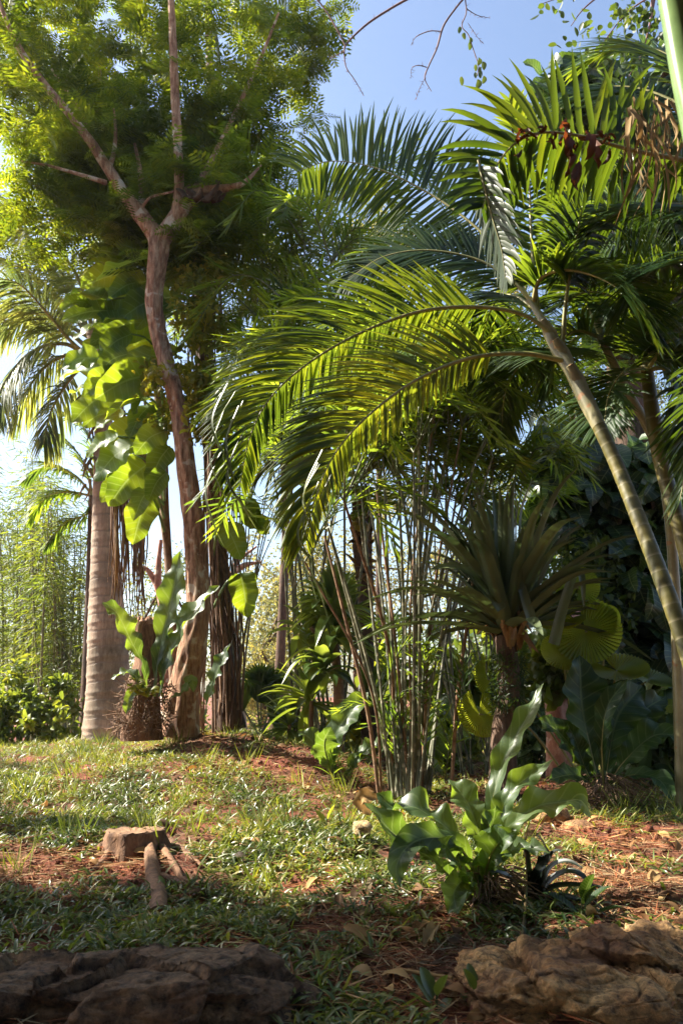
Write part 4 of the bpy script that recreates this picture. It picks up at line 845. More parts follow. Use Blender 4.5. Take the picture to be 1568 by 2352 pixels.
for l in ([(1378, 775), (1340, 690), (1280, 640), (1200, 640)], [(1378, 775), (1390, 660), (1420, 560), (1480, 480)], [(1378, 775), (1360, 640), (1320, 520), (1270, 430)], [(1378, 775), (1440, 740), (1500, 760), (1540, 830)], [(1378, 775), (1320, 760), (1280, 800), (1260, 880)]):
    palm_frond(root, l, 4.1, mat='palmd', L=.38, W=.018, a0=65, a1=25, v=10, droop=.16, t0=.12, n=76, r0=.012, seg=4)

# overhanging palm whose trunk stands outside at right
root = thing('overhanging_palm', 'palm reaching in from the right with broad arching leaflets and dead hanging strips', 'palm tree', on(2.1, 2.9))
g = Geo(); tube(g, [on(2.1, 2.9, -.1), [1.85, 2.85, 2.0], P(1800, 420, 2.8), P(1760, 330, 2.8)], [.07, .06, .05, .04], n=120, sides=18, rings=30); g.build('trunk', M['arectrunk'], root)
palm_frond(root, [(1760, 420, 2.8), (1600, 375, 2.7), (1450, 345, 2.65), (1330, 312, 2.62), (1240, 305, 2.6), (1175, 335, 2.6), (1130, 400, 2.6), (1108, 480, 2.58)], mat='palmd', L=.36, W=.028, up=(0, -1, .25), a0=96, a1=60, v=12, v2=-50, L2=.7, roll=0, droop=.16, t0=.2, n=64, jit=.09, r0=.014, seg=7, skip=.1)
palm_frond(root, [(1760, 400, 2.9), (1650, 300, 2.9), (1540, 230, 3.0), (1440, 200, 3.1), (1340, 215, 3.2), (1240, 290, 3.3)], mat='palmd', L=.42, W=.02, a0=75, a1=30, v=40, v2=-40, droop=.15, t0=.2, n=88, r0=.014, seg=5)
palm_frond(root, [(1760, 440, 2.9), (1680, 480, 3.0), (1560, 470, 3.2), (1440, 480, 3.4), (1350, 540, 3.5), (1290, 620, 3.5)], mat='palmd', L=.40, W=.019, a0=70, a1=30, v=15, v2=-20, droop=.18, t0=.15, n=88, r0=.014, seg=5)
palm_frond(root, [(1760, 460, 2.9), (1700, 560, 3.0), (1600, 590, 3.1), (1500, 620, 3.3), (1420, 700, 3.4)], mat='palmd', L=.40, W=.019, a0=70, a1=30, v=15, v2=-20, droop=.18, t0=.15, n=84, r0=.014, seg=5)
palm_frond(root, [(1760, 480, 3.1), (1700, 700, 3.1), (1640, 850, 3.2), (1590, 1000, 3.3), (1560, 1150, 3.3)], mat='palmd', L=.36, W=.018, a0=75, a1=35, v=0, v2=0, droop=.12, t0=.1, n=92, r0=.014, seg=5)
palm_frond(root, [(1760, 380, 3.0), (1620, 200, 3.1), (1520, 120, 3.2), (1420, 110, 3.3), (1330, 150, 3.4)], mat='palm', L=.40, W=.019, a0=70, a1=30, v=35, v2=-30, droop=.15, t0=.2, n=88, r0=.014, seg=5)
# pale grey hanging leaflets of the tip, dead strips, red-brown dead bits
g = Geo(); frond(g, PP([(1098, 368), (1112, 430), (1130, 500), (1150, 570), (1160, 640)], 2.57), n=30, L=.17, W=.020, up=(-.9, -.35, .3), a0=62, a1=35, v=-10, v2=-10, droop=.22, seg=6, t0=.02, r0=.006, fold=.3)
g.build('hanging_tip', [M['rachis'], M['pale']], root)
for k in range(46):
    b = P(U(1440, 1540), U(220, 330), U(2.5, 2.75)); ln = U(.12, .38); g = Geo()
    blade(g, [b, b + [U(-.05, .05), U(-.03, .03), -ln * .5], b + [U(-.08, .06), U(-.05, .05), -ln]], U(.006, .024), rdir(1)[0], 'ribbon', n=10, across=2, fold=.4, roll=U(-2, 2)); g.build('dead_strip', M['dead'], root)
g = Geo()
for k in range(34):
    px = U(1170, 1420); b = P(px, 310 + abs(R.normal()) * 22 - 14 + (px - 1300) * .06, 2.58); d = rdir(1, -.7)[0] * U(.02, .075); blade(g, [b, b + d * .5 + rdir(1)[0] * .01, b + d], U(.015, .035), rdir(1)[0], 'oval', n=6, across=2, fold=.8, roll=U(-1, 1))
for px, py in ((1300, 300), (1310, 370), (1345, 330), (1330, 400), (1365, 350), (1310, 330)):
    b = P(px, py - 30, 2.57); blade(g, [b, P(px + U(-12, 12), py + 10, 2.55), P(px + U(-15, 15), py + 40, 2.58)], .05, rdir(1)[0], 'oval', n=8, across=4, fold=.7, wave=.2)
g.build('dead_sheath', M['reddead'], root)

# near pale stem at right edge
root = thing('near_palm_stem', 'blurred glossy pale green leaf stalk crossing the top right corner close by', 'leaf stalk', on(P(1640, 700, 1.0)[0] + .05, 1.0))
g = Geo(); tube(g, [on(.62, 1.0, -.05), [.58, 1.0, 1.6], P(1612, 330, 1.0), P(1577, 170, 1.0), P(1545, 0, 1.0), P(1520, -120, 1.0)], [.045, .038, .028, .026, .025, .02], n=80, sides=24); g.build('stalk', M['glossstem'], root)

# ------------------------------------------------------------------ climber-covered tree at right
base = on(P(1460, 1700, 7.2)[0], 7.2)
root = thing('climber_covered_tree', 'big tree at right completely covered in dark pale spotted climber leaves', 'tree', base)
g = Geo(); tube(g, [base - [0, 0, .2], P(1470, 1300, 7.2), P(1440, 900, 7.2), P(1450, 500, 7.2), P(1430, 200, 7.2)], [.28, .24, .2, .17, .1], n=80, sides=20, rough=.12); g.build('trunk', M['barkd'], root)
TH = tpl('heart', 1, .72); g = Geo()
for (px, py, rx, rz, n) in [(1320, 1080, 95, 110, 150), (1420, 1120, 110, 130, 170), (1520, 1150, 110, 160, 170), (1260, 1180, 60, 80, 60), (1400, 1330, 110, 130, 170), (1520, 1380, 110, 150, 170), (1330, 1480, 90, 100, 110), (1460, 1540, 120, 110, 150), (1560, 1600, 90, 120, 110), (1230, 1020, 45, 50, 40),
                            (1300, 230, 100, 90, 120), (1400, 250, 120, 110, 150), (1500, 330, 110, 130, 150), (1420, 460, 120, 130, 150), (1540, 540, 100, 160, 130), (1330, 560, 90, 100, 90), (1500, 700, 110, 120, 110), (1400, 750, 80, 80, 30), (1560, 150, 60, 100, 60)]:
    c = P(px, py, 6.9); Rr = np.array([px2m(rx, 6.9), .5, px2m(rz, 6.9)]); pos = c + rdir(n) * (R.random((n, 1)) ** .4) * Rr
    place(g, TH, pos, rdir(n, -1.1) + np.array([0, -.3, 0]), rdir(n, .5) + np.array([-.2, -1.0, .5]), R.uniform(.16, .36, n))
g.build('climber_leaves', M['pothos'], root)

# ------------------------------------------------------------------ giant bromeliad on a stem
base = on(P(1150, 1760, 4.7)[0], 4.7)
root = thing('mossy_trunk', 'short dark mossy trunk carrying the giant bromeliad', 'tree trunk', base)
g = Geo(); tube(g, [base - [0, 0, .1], P(1155, 1680, 4.7), P(1168, 1600, 4.7), P(1165, 1520, 4.7), P(1160, 1460, 4.7)], [.11, .07, .06, .062, .06], n=60, sides=22, rough=.14, ridge=.15, seed=12); g.build('trunk', M['barkd'], root)
g = Geo(); m = 900; a = R.uniform(0, 6.28, m); pos = P(1165, 1560, 4.7) + np.stack([np.cos(a) * .09, np.sin(a) * .09, R.uniform(-.18, .16, m)], 1)
place(g, TB, pos, rdir(m, -.8), rdir(m), R.uniform(.03, .07, m)); g.build('moss', M['fard'], root)
bc = P(1165, 1420, 4.7)
root = thing('giant_bromeliad', 'huge grey green bromeliad with long stiff strap leaves perched on the mossy trunk', 'bromeliad', on(bc[0], 4.7))
for k in range(92):
    el = math.radians(6 + 80 * (k / 92) ** 1.25 + U(-8, 8)); az = U(0, 6.28); L = U(.6, 1.05)
    d = np.array([math.sin(el) * math.cos(az), math.sin(el) * math.sin(az), math.cos(el)]); h = np.array([math.cos(az), math.sin(az), 0])
    b = bc + h * .06 + [0, 0, U(-.1, .06)]; dr = .18 * math.sin(el) + .04
    g = Geo(); blade(g, [b, b + d * L * .35, b + d * L * .7 - [0, 0, dr * .3 * L], b + d * L * .95 + h * .05 - [0, 0, dr * L]], px2m(38, 4.7) * U(.8, 1.2), h * -1 + [0, 0, .6], 'ribbon', n=16, across=4, fold=.5); g.build('leaf', M['brom'], root)
for k in range(44):
    az = U(0, 6.28); h = np.array([math.cos(az), math.sin(az), 0]); b = bc + h * .07 + [0, 0, U(-.14, .02)]
    g = Geo(); blade(g, [b + [0, 0, -.05], b + h * .04 + [0, 0, .04], b + h * U(.06, .13) + [U(-.04, .04), 0, U(-.08, .15)]], U(.03, .07), -h, 'lance', n=10, across=4, fold=.6); g.build('dry_bract', M['litter'] if k % 3 else M['dead'], root)
for l in ([(1270, 1480), (1290, 1400), (1320, 1310), (1335, 1330), (1340, 1400)], [(1225, 1440), (1205, 1380), (1185, 1300), (1180, 1290)], [(1150, 1400), (1100, 1330), (1040, 1300), (980, 1310)]):
    g = Geo(); blade(g, PP(l, 4.5), px2m(28, 4.5), (0, -1, .4), 'ribbon', n=24, across=4, fold=.4); g.build('leaf', M['brom'], root)

# ------------------------------------------------------------------ fan palm
base = on(P(1330, 1740, 5.1)[0], 5.1)
root = thing('fan_palm', 'fan palm with round pleated yellow green leaves between the bromeliad and the right trunk', 'palm', base)
def fan(c, r, nv, hang, spread=330, cup=.15):
    nv = nrm(nv); hang = np.asarray(hang, float); hang = nrm(hang - nv * (hang @ nv)); sd = np.cross(nv, hang); n = 92
    a = np.radians(np.linspace(-spread / 2, spread / 2, n)); pl = np.where(np.arange(n) % 2, 1, -1)
    rows = []
    for q in (0.04, .35, .7, .93, 1.0):
        e = 1 if q < 1 else 0.985 + .03 * (pl > 0)
        rows.append(c + (np.cos(a)[:, None] * hang + np.sin(a)[:, None] * sd) * r * q * np.reshape(e, (-1, 1)) + nv * (pl * .028 * r * q + cup * r * q * q)[:, None])
    V = np.array(rows).reshape(-1, 3); i = np.arange(4)[:, None] * n; j = np.arange(n - 1)
    return V, np.stack([i + j, i + j + 1, i + n + j + 1, i + n + j], -1).reshape(-1, 4)
for px, py, r, nv, hg in [(1345, 1450, 78, (-.3, -1, .25), (.5, 0, -1)), (1285, 1425, 58, (-.2, -.5, .8), (-1, 0, -.3)), (1325, 1350, 50, (-.3, -.9, .2), (.3, 0, 1)), (1415, 1540, 70, (-.1, -.45, .9), (.4, -.6, -.5)), (1290, 1500, 50, (0, -.8, .5), (-.6, 0, -.8)), (1490, 1560, 55, (.2, -.4, .9), (.6, 0, -.3)), (1395, 1430, 40, (-.8, -.5, .2), (0, 0, 1)), (1120, 1560, 45, (.5, -.8, .2), (0, 0, -1)), (1100, 1640, 55, (.2, -.8, .3), (0, 0, -1))]:
    c = P(px, py, 4.9); g = Geo(); V, F = fan(c, px2m(r, 4.9), nv, hg); g.add(V, F, smooth=False); lf = g.build('fan_leaf', M['fan'], root)
    g = Geo(); tube(g, [base + [U(-.05, .05), 0, 0], base * .4 + c * .6 + [U(-.06, .06), 0, .12], c], [.009, .007, .005], n=24, sides=6); g.build('petiole', M['rachis'], root, lf)

# pink peeling trunk
base = on(P(1285, 1800, 5.3)[0], 5.3)
root = thing('pink_barked_tree', 'tree trunk with pink and white peeling bark behind the right rosette plant', 'tree', base)
g = Geo(); tube(g, [base - [0, 0, .1], P(1283, 1740, 5.3), P(1278, 1640, 5.3), P(1274, 1590, 5.35), P(1290, 1500, 5.7), P(1330, 1400, 6.3)], [.10, .075, .066, .062, .05, .04], n=90, sides=20, rough=.12, seed=3); g.build('trunk', M['pink'], root)
g = Geo(); m = 260; pc = P(1275, 1530, 5.2); place(g, TH, pc + rdir(m) * .22 * R.random((m, 1)) ** .5, rdir(m, -.2), rdir(m, .5) + [-.3, -.6, .3], R.uniform(.06, .13, m)); g.build('crown', M['shrub'], root)
for q, r in (((1300, 1360), .3), ((1340, 1300), .35), ((1380, 1400), .3)):
    m = 500; c = P(*q, 6.5); g = Geo(); place(g, T2, c + rdir(m) * r * R.random((m, 1)) ** .5, rdir(m, -.2), rdir(m, .5), R.uniform(.05, .1, m)); g.build('crown', M['fard'], root)

# ------------------------------------------------------------------ dracaena
def rosette(root, c, n, L, W, mat, shape='lance', lo=10, hi=110, n_=14, sag=.5, wave=0.0, part='leaf', az=(0, 6.28), fold=.35):
    for k in range(n):
        el = math.radians(lo + (hi - lo) * (k + U(0, 1)) / n); a = U(*az); l = L * U(.75, 1.15); d = np.array([math.sin(el) * math.cos(a), math.sin(el) * math.sin(a), math.cos(el)]); h = np.array([math.cos(a), math.sin(a), 0])
        b = c + h * .01 - [0, 0, .10 * k / n]
        g = Geo(); blade(g, [b, b + d * l * .35, b + d * l * .7 - [0, 0, sag * l * .18 * math.sin(min(el, 1.57))], b + d * l * .95 - [0, 0, sag * l * .5 * math.sin(min(el, 1.57))]], W * U(.8, 1.15), [0, 0, 1] - h * .5, shape, n=n_, across=4, fold=fold, wave=wave, seed=k); g.build(part, M[mat] if isinstance(mat, str) else mat, root)
base = on(P(775, 1690, 6.0)[0], 6.0)
root = thing('dracaena', 'tree like dracaena with heads of glossy dark drooping leaves left of the canes', 'dracaena', base)
g = Geo(); tube(g, [base - [0, 0, .05], P(778, 1600, 6), P(770, 1500, 6), P(765, 1430, 6)], [.05, .042, .036, .03], n=30, sides=12, rings=14); tube(g, [P(770, 1510, 6), P(740, 1470, 6), P(715, 1440, 6)], [.03, .026, .02], n=14, sides=10); g.build('trunk', M['caneb'], root)
for px, py, Y, n, L in ((768, 1380, 5.9, 44, .50), (768, 1450, 5.85, 34, .48), (705, 1440, 6.1, 26, .40), (800, 1400, 6.2, 26, .42), (745, 1520, 5.8, 26, .42)):
    rosette(root, P(px, py, Y), n, L * .78, .10, 'drac', sag=.8)
for k, (px, py, Y, n, L, sz, mt, lb) in enumerate([(715, 1590, 6.2, 44, .42, .075, 'shrub', 'bright low dracaena bush left of the dracaena trunk'), (665, 1650, 6.7, 40, .36, .065, 'shrub', 'light green strappy plant on the grass edge left of the dracaena'), (850, 1610, 6.6, 34, .36, .06, 'shrub', 'light leafy plant right behind the dracaena trunk')]):
    root = thing('strappy_plant', lb, 'plant', on(P(px, 1700, Y)[0], Y)); rosette(root, P(px, py, Y), n, L, sz, mt, hi=120); g = Geo(); tube(g, [on(P(px, 1700, Y)[0], Y, -.05), P(px, py, Y)], [.02, .015], n=8, sides=8); g.build('stem', M['caneb'], root)
# dark low fan palm behind the aerial roots
root = thing('low_fan_palm', 'low dark green fan palm spreading behind the wrapped trunk', 'palm', on(P(600, 1640, 8)[0], 8))
for k, (px, py, r, a) in enumerate([(590, 1580, 80, 60), (630, 1560, 75, 100), (560, 1600, 70, 140), (620, 1620, 70, 20), (600, 1540, 60, 80)]):
    c = P(px, py + 30, 8); g = Geo()
    for m in np.linspace(-75, 75, 19):
        q = math.radians(a + m); d = np.array([math.cos(q), U(-.35, .0), math.sin(q)]) * px2m(r, 8); blade(g, [c, c + d * .5, c + d - [0, 0, .05]], .045, (0, -1, .5), 'lance', n=8, across=2, fold=.5)
    g.build('fan_leaf', M['palmd'], root); g = Geo(); tube(g, [on(P(600, 1640, 8)[0], 8), c], .01, n=8, sides=5); g.build('petiole', M['rachisd'], root)

# understorey plants in the mottled middle-right background
US = [(870, 1690, 7.2, 'mott', 'mottled leafy plant behind the base of the canes at left'), (1020, 1560, 7.5, 'shrub', 'bright bushy plant seen between the canes'), (1040, 1680, 7.0, 'mott', 'speckled broad leaved plant between canes and mossy trunk'), (1090, 1590, 7.6, 'shrub', 'yellow green bush left of the mossy trunk'), (1230, 1680, 6.2, 'mott', 'broad leaved plant just right of the mossy trunk'), (1210, 1560, 6.6, 'shrub', 'light green plant behind the tall wavy leaf'),
      (1470, 1680, 5.6, 'mott', 'speckled broad leaved plant behind the dark rosette'), (1540, 1720, 5.2, 'fard', 'dark leafy plant at the right edge above the sunny grass'), (980, 1750, 6.2, 'mott', 'low speckled plant right behind the canes'), (1130, 1470, 8.5, 'shrub', 'tall light bush far behind the bromeliad'), (900, 1550, 8.2, 'shrub', 'light bush behind the left canes'), (800, 1720, 6.9, 'yel', 'yellowish low plant left of the canes'), (1400, 1620, 6.4, 'fard', 'dark leafy plant behind the fan palm')]
for px, py, Y, mt, lb in US:
    b = on(P(px, 1740, Y)[0], Y); c = P(px, py, Y); s = px2m(70, Y); hh = c[2] - b[2]
    root = thing('understorey_plant', lb, 'plant', b, 'understorey plants behind the cane palm'); g = Geo(); m = 150
    pos = c + rdir(m) * np.array([s, s, max(s, hh * .8)]) * R.random((m, 1)) ** .5; pos[:, 2] = np.maximum(pos[:, 2], b[2] + .03)
    place(g, TH if mt != 'fard' else TO, pos, rdir(m, -.1), rdir(m, .9) + [-.3, -.3, 0], R.uniform(.09, .2, m)); g.build('leaves', M[mt], root)
    g = Geo()
    for k in range(9): tube(g, [b + rdir(1)[0] * [.06, .06, 0], (b + c) / 2 + rdir(1)[0] * .1, c + rdir(1)[0] * s * .6], [.01, .008, .004], n=10, sides=5)
    g.build('stem', M['rachisd'], root)

# ------------------------------------------------------------------ rosette plants (bird's-nest anthuriums)
def anth(name, label, base, leaves, mat, wave=.12, rootn=260, rs=.16):
    root = thing(name, label, 'plant', base)
    for k, (l, w_, up) in enumerate(leaves):
        q = PP(l); Y = q[:, 1].mean(); g = Geo(); blade(g, q, px2m(w_, Y), up, 'strap', n=44, across=10, fold=.3, wave=wave * U(.8, 1.3), freq=U(20, 27), seed=k * 1.7, curl=.3, edge=.07); lf = g.build('leaf', M[mat], root)
        g = Geo(); c = crv(q, 30); tube(g, c[:24] + np.array([0, .004, -.003]), [.007, .006, .004, .002], n=24, sides=6); g.build('midrib', M['rachis'], root, lf)
    g = Geo()
    for k in range(rootn):
        a = U(0, 6.28); q = base + np.array([math.cos(a), math.sin(a), 0]) * U(0, rs * .6) + [0, 0, U(0, rs * .55)]; d = np.array([math.cos(a), math.sin(a), -.35]) * U(.03, rs * .6) + rdir(1)[0] * .03
        tube(g, [q, q + d * .5 + rdir(1)[0] * .015, q + d], [.003, .0025, .001], n=5, sides=4, cap=False)
    g.build('root_ball', M['root'], root); return root
FB = G(1118, 2085); fy = FB[1]
def LY(l, y0, y1, first=True):
    m = len(l); return [(a, b, y0 + (y1 - y0) * i / (m - 1)) for i, (a, b) in enumerate(l)]
FL = [(LY([(1108, 2060), (1108, 1990), (1127, 1862), (1145, 1775), (1168, 1719), (1198, 1667), (1224, 1618), (1247, 1569)], fy, fy + .18), 54, (-.55, -.75, .35)),
      (LY([(1115, 2060), (1128, 1985), (1153, 1862), (1175, 1817), (1213, 1783), (1269, 1745)], fy, fy - .02), 52, (-.55, -.75, .4)),
      (LY([(1105, 2050), (1108, 1960), (1085, 1872), (1059, 1823), (1030, 1790)], fy, fy + .12), 80, (.4, -.9, .1)),
      (LY([(1100, 2050), (1097, 1990), (1115, 1925), (1130, 1892), (1138, 1848)], fy, fy - .1), 58, (.4, -.9, .1)),
      (LY([(1100, 2055), (1070, 1974), (1033, 1910), (995, 1880), (950, 1854), (905, 1856), (864, 1822)], fy, fy + .12), 72, (.1, -.55, .95)),
      (LY([(1100, 2060), (1075, 2000), (1010, 1945), (940, 1937), (898, 1910), (864, 1873), (836, 1845)], fy, fy - .18), 78, (.25, -.8, .7)),
      (LY([(1105, 2070), (1085, 1993), (1040, 1933), (977, 1925), (932, 1948), (909, 1993), (918, 2040)], fy, fy - .3), 66, (.1, -.85, .7)),
      (LY([(1100, 2075), (1040, 2020), (995, 1975), (950, 1950)], fy, fy - .18), 42, (.1, -.8, .7)),
      (LY([(1095, 2070), (1055, 1990), (1030, 1950), (1005, 1928)], fy, fy - .22), 54, (.5, -.85, .3)),
      (LY([(1115, 2060), (1118, 1990), (1145, 1935), (1185, 1908)], fy, fy - .18), 72, (-.3, -.9, .3)),
      (LY([(1120, 2065), (1140, 2004), (1172, 1959), (1213, 1948), (1262, 1960)], fy, fy - .24), 44, (-.1, -.7, .8)),
      (LY([(1112, 2060), (1150, 1925), (1190, 1880), (1239, 1850), (1288, 1843), (1333, 1839), (1356, 1880)], fy, fy + .05), 72, (-.1, -.75, .75)),
      (LY([(1090, 2050), (1066, 2022), (1042, 2050), (1050, 2100)], fy - .04, fy - .26), 66, (0, -.95, .3)),
      (LY([(1125, 2075), (1148, 2095), (1165, 2130), (1168, 2172)], fy - .05, fy - .2), 40, (.2, -1, .3)),
      (LY([(1110, 2080), (1090, 2040), (1064, 1990)], fy, fy - .2), 40, (-.6, -.8, .1))]
anth('wavy_leaved_plant', 'large rosette plant with long wavy edged grey green leaves in the foreground', FB, FL, 'anth', wave=.21, rootn=420, rs=.22)
cb = G(775, 1795)
cy = cb[1]
anth('wavy_leaved_plant', 'young rosette plant with one bright twisted leaf on the sunlit grass in the middle', cb,
     [(LY([(778, 1795), (765, 1740), (770, 1690), (800, 1640), (845, 1590)], cy, cy), 66, (-.5, -.9, .2)), (LY([(776, 1795), (750, 1740), (745, 1700), (760, 1670)], cy, cy - .1), 66, (.4, -.9, .1)), (LY([(770, 1795), (745, 1750), (715, 1700), (685, 1678)], cy, cy + .05), 56, (.3, -.7, .6)), (LY([(785, 1795), (820, 1740), (870, 1715), (905, 1720)], cy, cy - .1), 50, (0, -.6, .9)), (LY([(780, 1800), (800, 1780), (830, 1740), (850, 1740)], cy, cy - .1), 26, (0, -.6, .9))], 'anth', rootn=80, rs=.1)
rb = G(1390, 1850); ry = rb[1]
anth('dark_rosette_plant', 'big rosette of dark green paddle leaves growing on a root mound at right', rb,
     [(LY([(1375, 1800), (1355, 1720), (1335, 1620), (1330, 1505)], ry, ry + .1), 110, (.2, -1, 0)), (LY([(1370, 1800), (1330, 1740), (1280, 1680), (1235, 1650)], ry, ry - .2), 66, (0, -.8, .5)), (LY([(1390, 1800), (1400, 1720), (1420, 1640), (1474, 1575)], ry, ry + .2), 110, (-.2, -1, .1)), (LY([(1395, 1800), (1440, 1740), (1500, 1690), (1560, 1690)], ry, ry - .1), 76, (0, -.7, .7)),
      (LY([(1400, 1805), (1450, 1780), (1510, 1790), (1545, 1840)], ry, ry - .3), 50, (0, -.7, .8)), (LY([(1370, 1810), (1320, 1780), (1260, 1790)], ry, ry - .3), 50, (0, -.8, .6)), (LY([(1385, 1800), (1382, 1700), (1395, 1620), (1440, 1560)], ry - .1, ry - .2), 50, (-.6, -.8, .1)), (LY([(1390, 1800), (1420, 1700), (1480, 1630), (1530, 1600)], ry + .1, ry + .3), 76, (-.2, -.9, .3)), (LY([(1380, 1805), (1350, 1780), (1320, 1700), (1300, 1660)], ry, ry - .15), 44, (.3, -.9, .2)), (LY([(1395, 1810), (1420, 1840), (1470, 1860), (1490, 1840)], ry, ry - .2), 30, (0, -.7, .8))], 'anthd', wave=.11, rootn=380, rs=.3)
# black-green bromeliad beside the foreground plant
bb = G(1225, 2085)
root = thing('dark_bromeliad', 'small blackish green bromeliad right beside the wavy leaved plant', 'bromeliad', bb)
by = bb[1]
for k, (l, w_) in enumerate([([(1215, 2070), (1210, 2010), (1205, 1950), (1215, 1900)], 34), ([(1225, 2070), (1240, 2010), (1250, 1950), (1230, 1915)], 34), ([(1225, 2070), (1270, 2020), (1320, 2005), (1375, 2050)], 30), ([(1225, 2075), (1270, 2040), (1330, 2035), (1400, 2040)], 26), ([(1222, 2080), (1240, 2120), (1265, 2160), (1285, 2210)], 26), ([(1218, 2080), (1190, 2040), (1160, 2010), (1120, 2000)], 26), ([(1215, 2085), (1200, 2130), (1195, 2170), (1190, 2200)], 18), ([(1225, 2075), (1260, 2000), (1300, 1980), (1340, 1995)], 28), ([(1228, 2085), (1270, 2090), (1320, 2110), (1350, 2150)], 24), ([(1220, 2075), (1225, 2020), (1270, 1960), (1290, 1955)], 28), ([(1215, 2080), (1180, 2080), (1150, 2110), (1140, 2150)], 22), ([(1220, 2085), (1250, 2080), (1290, 2060), (1360, 2075)], 22)]):
    g = Geo(); blade(g, PP([(a, b, by - .05 * i) for i, (a, b) in enumerate(l)]), px2m(w_, by), (0, -.6, .9), 'ribbon', n=18, across=4, fold=.4, roll=U(-.3, .3)); g.build('leaf', M['blackbrom'], root)
# little plants
def weed(px, py, n, L, W, mt, lb, hi=85, shape='oval'):
    b = G(px, py); root = thing('weed', lb, 'plant', b); rosette(root, b + [0, 0, L * .5], n, L, W, mt, shape, lo=25, hi=hi, sag=.3)
    g = Geo(); tube(g, [b - [0, 0, .02], b + [.004, 0, L * .5]], [.004, .003], n=6, sides=6); g.build('stem', M['rachisd'], root)
weed(1335, 2120, 7, .13, .045, 'anthd', 'small plantlet with pointed leaves on the rock edge right of the blackish bromeliad')
weed(1000, 2330, 9, .075, .036, 'gcov', 'little soft leaved weed on the dark soil beside the ochre rocks')
weed(1095, 2320, 8, .075, .034, 'gcov', 'second little soft leaved weed touching the ochre rocks')
weed(378, 2060, 3, .05, .035, 'gcov', 'single round leaved seedling at the end of the thick root')
weed(748, 1905, 5, .09, .045, 'yel', 'bright green seedling in the grass left of the rounded yellowish stone')
weed(760, 1800, 14, .22, .014, 'fine', 'tuft of thin light green blades beside the young rosette plant', shape='lance')
weed(1000, 2010, 7, .10, .03, 'gcov', 'low green weed under the leaves at left of the wavy leaved plant')
# curled dead leaf
g = Geo(); blade(g, PP([(850, 1870, 3.45), (828, 1845, 3.42), (835, 1830, 3.4), (870, 1835, 3.42)]), .07, (0, -.8, .5), 'oval', n=14, across=6, fold=.5, wave=.2)
o = g.build('dead_leaf', M['dead']); o['label'] = 'curled tan dead leaf resting over the rounded yellowish stone'; o['category'] = 'leaf'
g = Geo(); q = gpath([(1010, 2150), (990, 2170), (975, 2205)], .03); blade(g, q, .045, (0, -.6, 1), 'oval', n=12, across=6, fold=.6, wave=.3)
o = g.build('dead_leaf', M['dead']); o['label'] = 'crumpled tan dead leaf on the soil in front of the wavy leaved plant'; o['category'] = 'leaf'
for i, l in enumerate([[(1195, 2210), (1205, 2130), (1215, 2070)], [(960, 2060), (1010, 2110), (1060, 2130)], [(900, 2230), (920, 2250), (1040, 2300)], [(1080, 2260), (1092, 2215)]]):
    q = gpath(l, .02); q[-1, 2] += .03 if i != 0 else .12
    g = Geo(); tube(g, q, [.005, .005, .003], n=20, sides=7, rough=.15, seed=i); o = g.build('fallen_stick', M['dead'])
    o['label'] = ['thin dry stick leaning up against the blackish bromeliad', 'pale dry stick lying left of the root ball of the wavy leaved plant', 'long thin dry stick on the dark soil near the bottom', 'short stout dry stick standing left of the small pale stone'][i]; o['category'] = 'stick'; o['group'] = 'fallen sticks on the soil'

# ------------------------------------------------------------------ twigs and leaves in the sky
base = on(1.4, -1.5)
root = thing('thorny_tree', 'thin bare thorny purple branches hanging into the sky at the top', 'tree', base)
g = Geo(); tube(g, [base, base + [.1, .2, 2.5], [1.0, .5, 5.0]], [.1, .08, .05], n=30, sides=12, rough=.1)
A = np.array([1.0, .5, 5.0]); Yt = 4.2
def br(l, r_):
    g = Geo(); q = PP(l, Yt); tube(g, q, r_, n=50, sides=6, rough=.1)
    c = crv(q, 26)
    for k in range(2, 25, 2):
        d = rdir(1)[0] * U(.012, .03); tube(g, [c[k], c[k] + d], [.002, .0005], n=3, sides=4, cap=False)
    g.build('branch', M['twig'], root)
g.build('trunk', M['barkd'], root)
g = Geo(); tube(g, [A, [.8, 2.5, 6.0], P(960, -150, Yt), P(950, -10, Yt)], [.05, .03, .015, .008], n=30, sides=8); g.build('limb', M['twig'], root)
g = Geo(); tube(g, [A, [1.0, 2.5, 5.8], P(1080, -120, Yt), P(1070, -10, Yt)], [.04, .02, .012, .007], n=30, sides=8); g.build('limb', M['twig'], root)
for l, r_ in [([(950, -10), (900, 18), (850, 50), (815, 80), (793, 105), (790, 125)], [.008, .007, .007, .006, .006]), ([(793, 105), (775, 70), (745, 20), (720, -10)], [.006, .005, .005]), ([(790, 125), (795, 155), (815, 185), (835, 220)], [.004, .003, .002]), ([(790, 118), (770, 128), (757, 135)], [.003, .002]),
              ([(1070, -10), (1045, 20), (1018, 60), (1003, 110), (985, 150), (975, 180), (990, 210)], [.007, .006, .006, .005, .004, .002]), ([(1012, 72), (985, 72), (955, 85), (943, 105)], [.003, .003, .001]), ([(980, 155), (960, 150), (945, 158), (943, 180)], [.003, .002, .001]), ([(975, 180), (960, 210), (955, 230)], [.002, .001]),
              ([(1068, 0), (1070, 30), (1060, 60), (1075, 80), (1085, 110), (1098, 150), (1095, 175)], [.004, .003, .003, .002]), ([(1070, 20), (1095, 35), (1125, 42)], [.003, .002, .001]), ([(1075, 55), (1095, 85), (1110, 100)], [.002, .001])]: br(l, r_)
g = Geo()
